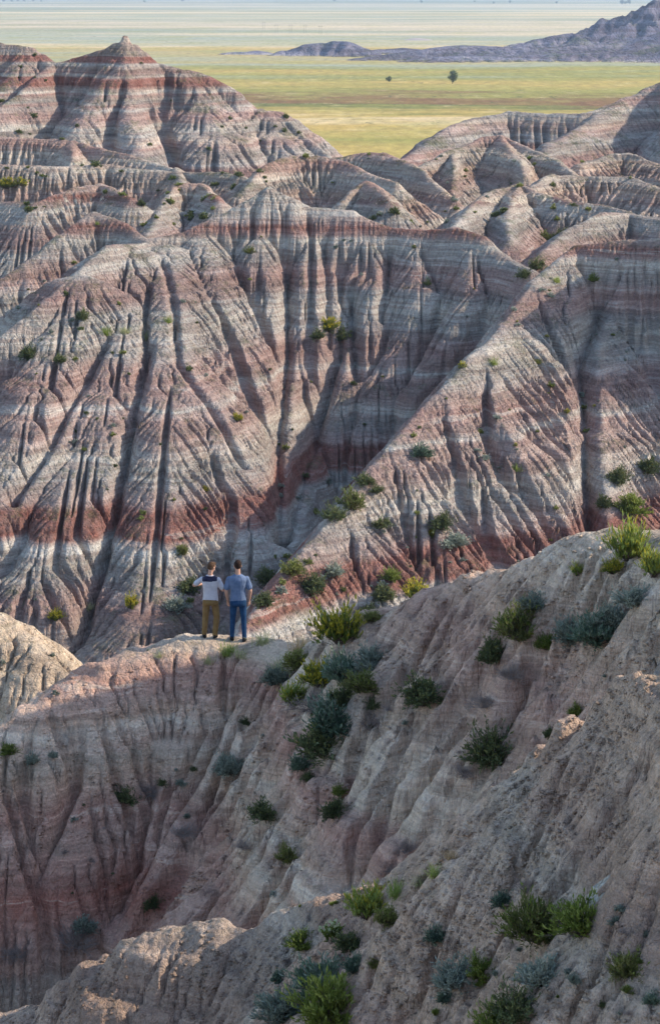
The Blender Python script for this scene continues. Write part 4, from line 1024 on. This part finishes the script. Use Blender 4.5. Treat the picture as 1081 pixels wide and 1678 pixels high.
def finish(bm, name, mat, voxel, parent, smooth=6, mats=None, pick=None):
    bmesh.ops.recalc_face_normals(bm, faces=bm.faces)
    me = bpy.data.meshes.new(name); bm.to_mesh(me); bm.free()
    o = bpy.data.objects.new(name, me); COL.objects.link(o)
    r = o.modifiers.new('r', 'REMESH'); r.mode = 'VOXEL'; r.voxel_size = voxel; r.use_smooth_shade = True
    if smooth:
        s = o.modifiers.new('s', 'SMOOTH'); s.iterations = smooth; s.factor = .5
    dg = bpy.context.evaluated_depsgraph_get(); nm = bpy.data.meshes.new_from_object(o.evaluated_get(dg))
    o.modifiers.clear(); o.data = nm; nm.name = name; nm.materials.clear(); bpy.data.meshes.remove(me)
    for m in (mats or [mat]): nm.materials.append(m)
    if pick:
        for p in nm.polygons: p.material_index = pick(p.center)
    o.parent = parent; return o
def hand(bm, w, d, side, curl=.5, fwd=Vector((0, 1, 0))):
    """palm and five fingers leaving the wrist w along d; curl bends them towards fwd"""
    d = Vector(d).normalized(); x = d.cross(fwd).normalized(); f = x.cross(d).normalized()
    w = Vector(w); pc = w + d * .05
    for k in (-1, 0, 1): limb(bm, w + x * k * .012, w + d * .085 + x * k * .026, .017, .013)
    for i, L in enumerate([.070, .080, .075, .058]):
        b = w + d * .085 + x * (-.033 + i * .022)
        k1 = b + (d * (1 - curl * .3) + f * curl * .5).normalized() * L * .5; k2 = k1 + (d * (1 - curl) + f * curl * 1.2).normalized() * L * .5
        limb(bm, b, k1, .0095, .0085, n=8); limb(bm, k1, k2, .0085, .0072, n=8)
    b = w + d * .03 + x * side * .025
    k1 = b + (d * .5 + x * side * .6 + f * .5).normalized() * .038; k2 = k1 + (d * .8 + f * .6).normalized() * .032
    limb(bm, b, k1, .013, .010, n=8); limb(bm, k1, k2, .010, .008, n=8)
def man(label, X, Y, Z, H, yaw, J, head_yaw, head_dx, shirt, trousers, hair, shoe, hair_len=0):
    root = bpy.data.objects.new('person', None); COL.objects.link(root)
    root['label'] = label; root['category'] = 'person'; root['group'] = 'two men on the ridge'
    hr = Matrix.Rotation(head_yaw, 4, 'Z') @ Matrix.Rotation(J.get('nod', 0), 4, 'X')
    HC = Vector((head_dx, .015, 1.675)); T = lambda v: HC + hr.to_3x3() @ Vector(v)
    bm = bmesh.new()
    blob(bm, T((0, -.005, .02)), (.077, .098, .102), hr); blob(bm, T((0, .03, -.045)), (.056, .062, .068), hr)     # skull, jaw
    limb(bm, (0, -.015, 1.47), T((0, -.02, -.06)), .058, .052)
    limb(bm, T((0, .088, .01)), T((0, .108, -.022)), .009, .014)                                                    # nose
    blob(bm, T((0, .085, -.055)), (.024, .012, .007), hr); blob(bm, T((0, .086, -.067)), (.021, .012, .008), hr)    # lips
    for s in (-1, 1):
        blob(bm, T((s * .078, -.005, -.005)), (.008, .020, .032), hr @ Matrix.Rotation(s * .3, 4, 'Z'))             # ears
        blob(bm, T((s * .032, .085, .030)), (.024, .010, .007), hr)
    secs = [(.93, 0, 0, .15, .10), (1.05, 0, 0, .14, .095), (1.15, 0, 0, .135, .092), (1.28, 0, -.005, .155, .102), (1.38, 0, -.01, .17, .10), (1.44, 0, -.012, .145, .08), (1.49, 0, -.012, .08, .06)]
    loft(bm, secs)
    for s, k in ((-1, 'L'), (1, 'R')):
        sh, el, wr, hd = J['sh' + k], J['el' + k], J['wr' + k], J['hd' + k]
        limb(bm, sh, el, .050, .040); limb(bm, el, Vector(el).lerp(Vector(wr), .35), .041, .040); limb(bm, Vector(el).lerp(Vector(wr), .35), wr, .040, .027)
        hand(bm, wr, hd, -s if J.get('flip') else s, J.get('curl', .5), Vector(J['fw' + k]))
        hp, kn, an = J['hp' + k], J['kn' + k], J['an' + k]
        limb(bm, hp, kn, .075, .05); limb(bm, kn, an, .05, .036)
    finish(bm, 'body', skin_m, .0085, root, 3)
    # hair
    bm = bmesh.new(); blob(bm, T((0, -.018, .034)), (.084, .098, .098), hr); blob(bm, T((0, -.055, -.005 - hair_len)), (.070, .055, .055), hr); blob(bm, T((0.01, .045, .088)), (.060, .055, .034), hr)
    ho = finish(bm, 'hair', hair, .009, root, 2)
    bm = bmesh.new()
    for s in (-1, 1): blob(bm, T((s * .032, .084, .014)), (.0115,) * 3, hr, 10)
    me = bpy.data.meshes.new('eyes'); bm.to_mesh(me); bm.free(); em = NT('eye'); em.bsdf((.12,.09,.07,1), .2, None, .5); me.materials.append(em.m)
    eo = bpy.data.objects.new('eyes', me); COL.objects.link(eo); eo.parent = root
    # shirt
    bm = bmesh.new(); dx = J.get('hem', 0)
    loft(bm, [(.885, 0, 0, .178, .128), (.93, 0, 0, .176, .128), (1.05, 0, 0, .166, .118), (1.15, 0, -.003, .163, .112), (1.28, 0, -.008, .178, .120), (1.38, 0, -.012, .196, .118), (1.43, 0, -.014, .178, .098), (1.485, 0, -.014, .095, .072), (1.50, 0, -.012, .072, .062)])
    for k in 'LR':
        sh, el = Vector(J['sh' + k]), Vector(J['el' + k]); limb(bm, sh, sh.lerp(el, .58), .056, .064); limb(bm, sh.lerp(el, .45), sh.lerp(el, .72), .064, .068)
    so_ = finish(bm, 'shirt', shirt[0], .011, root, 5, mats=shirt, pick=(lambda c: 1 if (c.z > 1.37 + .06 * c.x and abs(c.x) < .17 and c.z < 1.487) else 0) if len(shirt) > 1 else None)
    bm = bmesh.new()
    loft(bm, [(.80, 0, -.005, .168, .118), (.86, 0, -.012, .172, .130), (.93, 0, -.008, .166, .122), (1.00, 0, -.002, .156, .108)])
    for k in 'LR':
        hp, kn, an = Vector(J['hp' + k]), Vector(J['kn' + k]), Vector(J['an' + k])
        limb(bm, hp, kn, .094, .067 * J.get('fit', 1)); limb(bm, kn, an + Vector((0, 0, .0)), .069 * J.get('fit', 1), .055 * J.get('fit', 1)); blob(bm, hp + Vector((0, -.035, -.01)), (.085, .085, .095))
    to = finish(bm, 'trousers', trousers, .011, root, 5)
    for k in 'LR':
        an = Vector(J['an' + k]); bm = bmesh.new(); tr = Matrix.Rotation(-.15 if k == 'R' else .15, 4, 'Z')
        blob(bm, an + Vector((0, .065, -.048)), (.047, .125, .036), tr); blob(bm, an + Vector((0, -.02, -.03)), (.042, .05, .048)); blob(bm, an + Vector((0, .06, -.078)), (.05, .135, .014), tr)
        finish(bm, 'shoe', shoe, .009, root, 2)
    s = H / 1.80
    root.scale = (s, s, s); root.rotation_euler = (0, 0, yaw)
    root.location = (X, Y, Z)
    return root
white = cloth_mat('white_jersey', (.46,.44,.47), (.58,.56,.58)); navy = cloth_mat('navy_jersey', (.018,.018,.04), (.035,.035,.065)); blue = cloth_mat('blue_heather', (.10,.145,.23), (.17,.22,.33))
khaki = cloth_mat('tan_twill', (.17,.10,.038), (.24,.15,.06)); denim = cloth_mat('blue_denim', (.010,.034,.085), (.022,.068,.15)); black = cloth_mat('black_leather', (.015,.015,.018), (.03,.03,.03))
brownhair = cloth_mat('light_brown_hair', (.06,.032,.018), (.12,.068,.038), 40); darkhair = cloth_mat('dark_hair', (.018,.010,.007), (.045,.025,.018), 40)
x, y, z = MEN_A
man('man in white shirt with dark yoke and tan trousers standing on the ridge', x, y, z, 1.76, -.12, dict(
    shL=(-.185, 0, 1.395), elL=(-.375, .02, 1.235), wrL=(-.20, .20, 1.22), hdL=(.8, .6, .1), fwL=(0, 0, -1),
    shR=(.185, 0, 1.395), elR=(.285, .03, 1.14), wrR=(.13, .21, 1.20), hdR=(-.5, .7, .35), fwR=(0, 0, -1),
    hpL=(-.085, 0, .90), knL=(-.125, .03, .49), anL=(-.155, -.01, .092), hpR=(.085, 0, .90), knR=(.13, .05, .49), anR=(.095, -.03, .092), curl=.8, nod=-.18, fit=1.08),
    -.55, .035, [white, navy], khaki, brownhair, black)
x, y, z = MEN_B
man('man in blue shirt and blue jeans standing on the ridge, arms hanging', x, y, z, 1.87, .05, dict(
    shL=(-.190, 0, 1.395), elL=(-.255, -.02, 1.13), wrL=(-.215, .07, .885), hdL=(.05, .15, -1), fwL=(.6, .8, 0),
    shR=(.190, 0, 1.395), elR=(.262, -.02, 1.13), wrR=(.235, .06, .885), hdR=(-.05, .15, -1), fwR=(-.6, .8, 0),
    hpL=(-.088, 0, .89), knL=(-.12, .03, .48), anL=(-.14, .03, .092), hpR=(.088, 0, .905), knR=(.115, .0, .50), anR=(.125, -.06, .092), curl=.45, nod=-.05, fit=.92),
    .12, .0, [blue], denim, darkhair, black)
print('men', time.time() - T0)
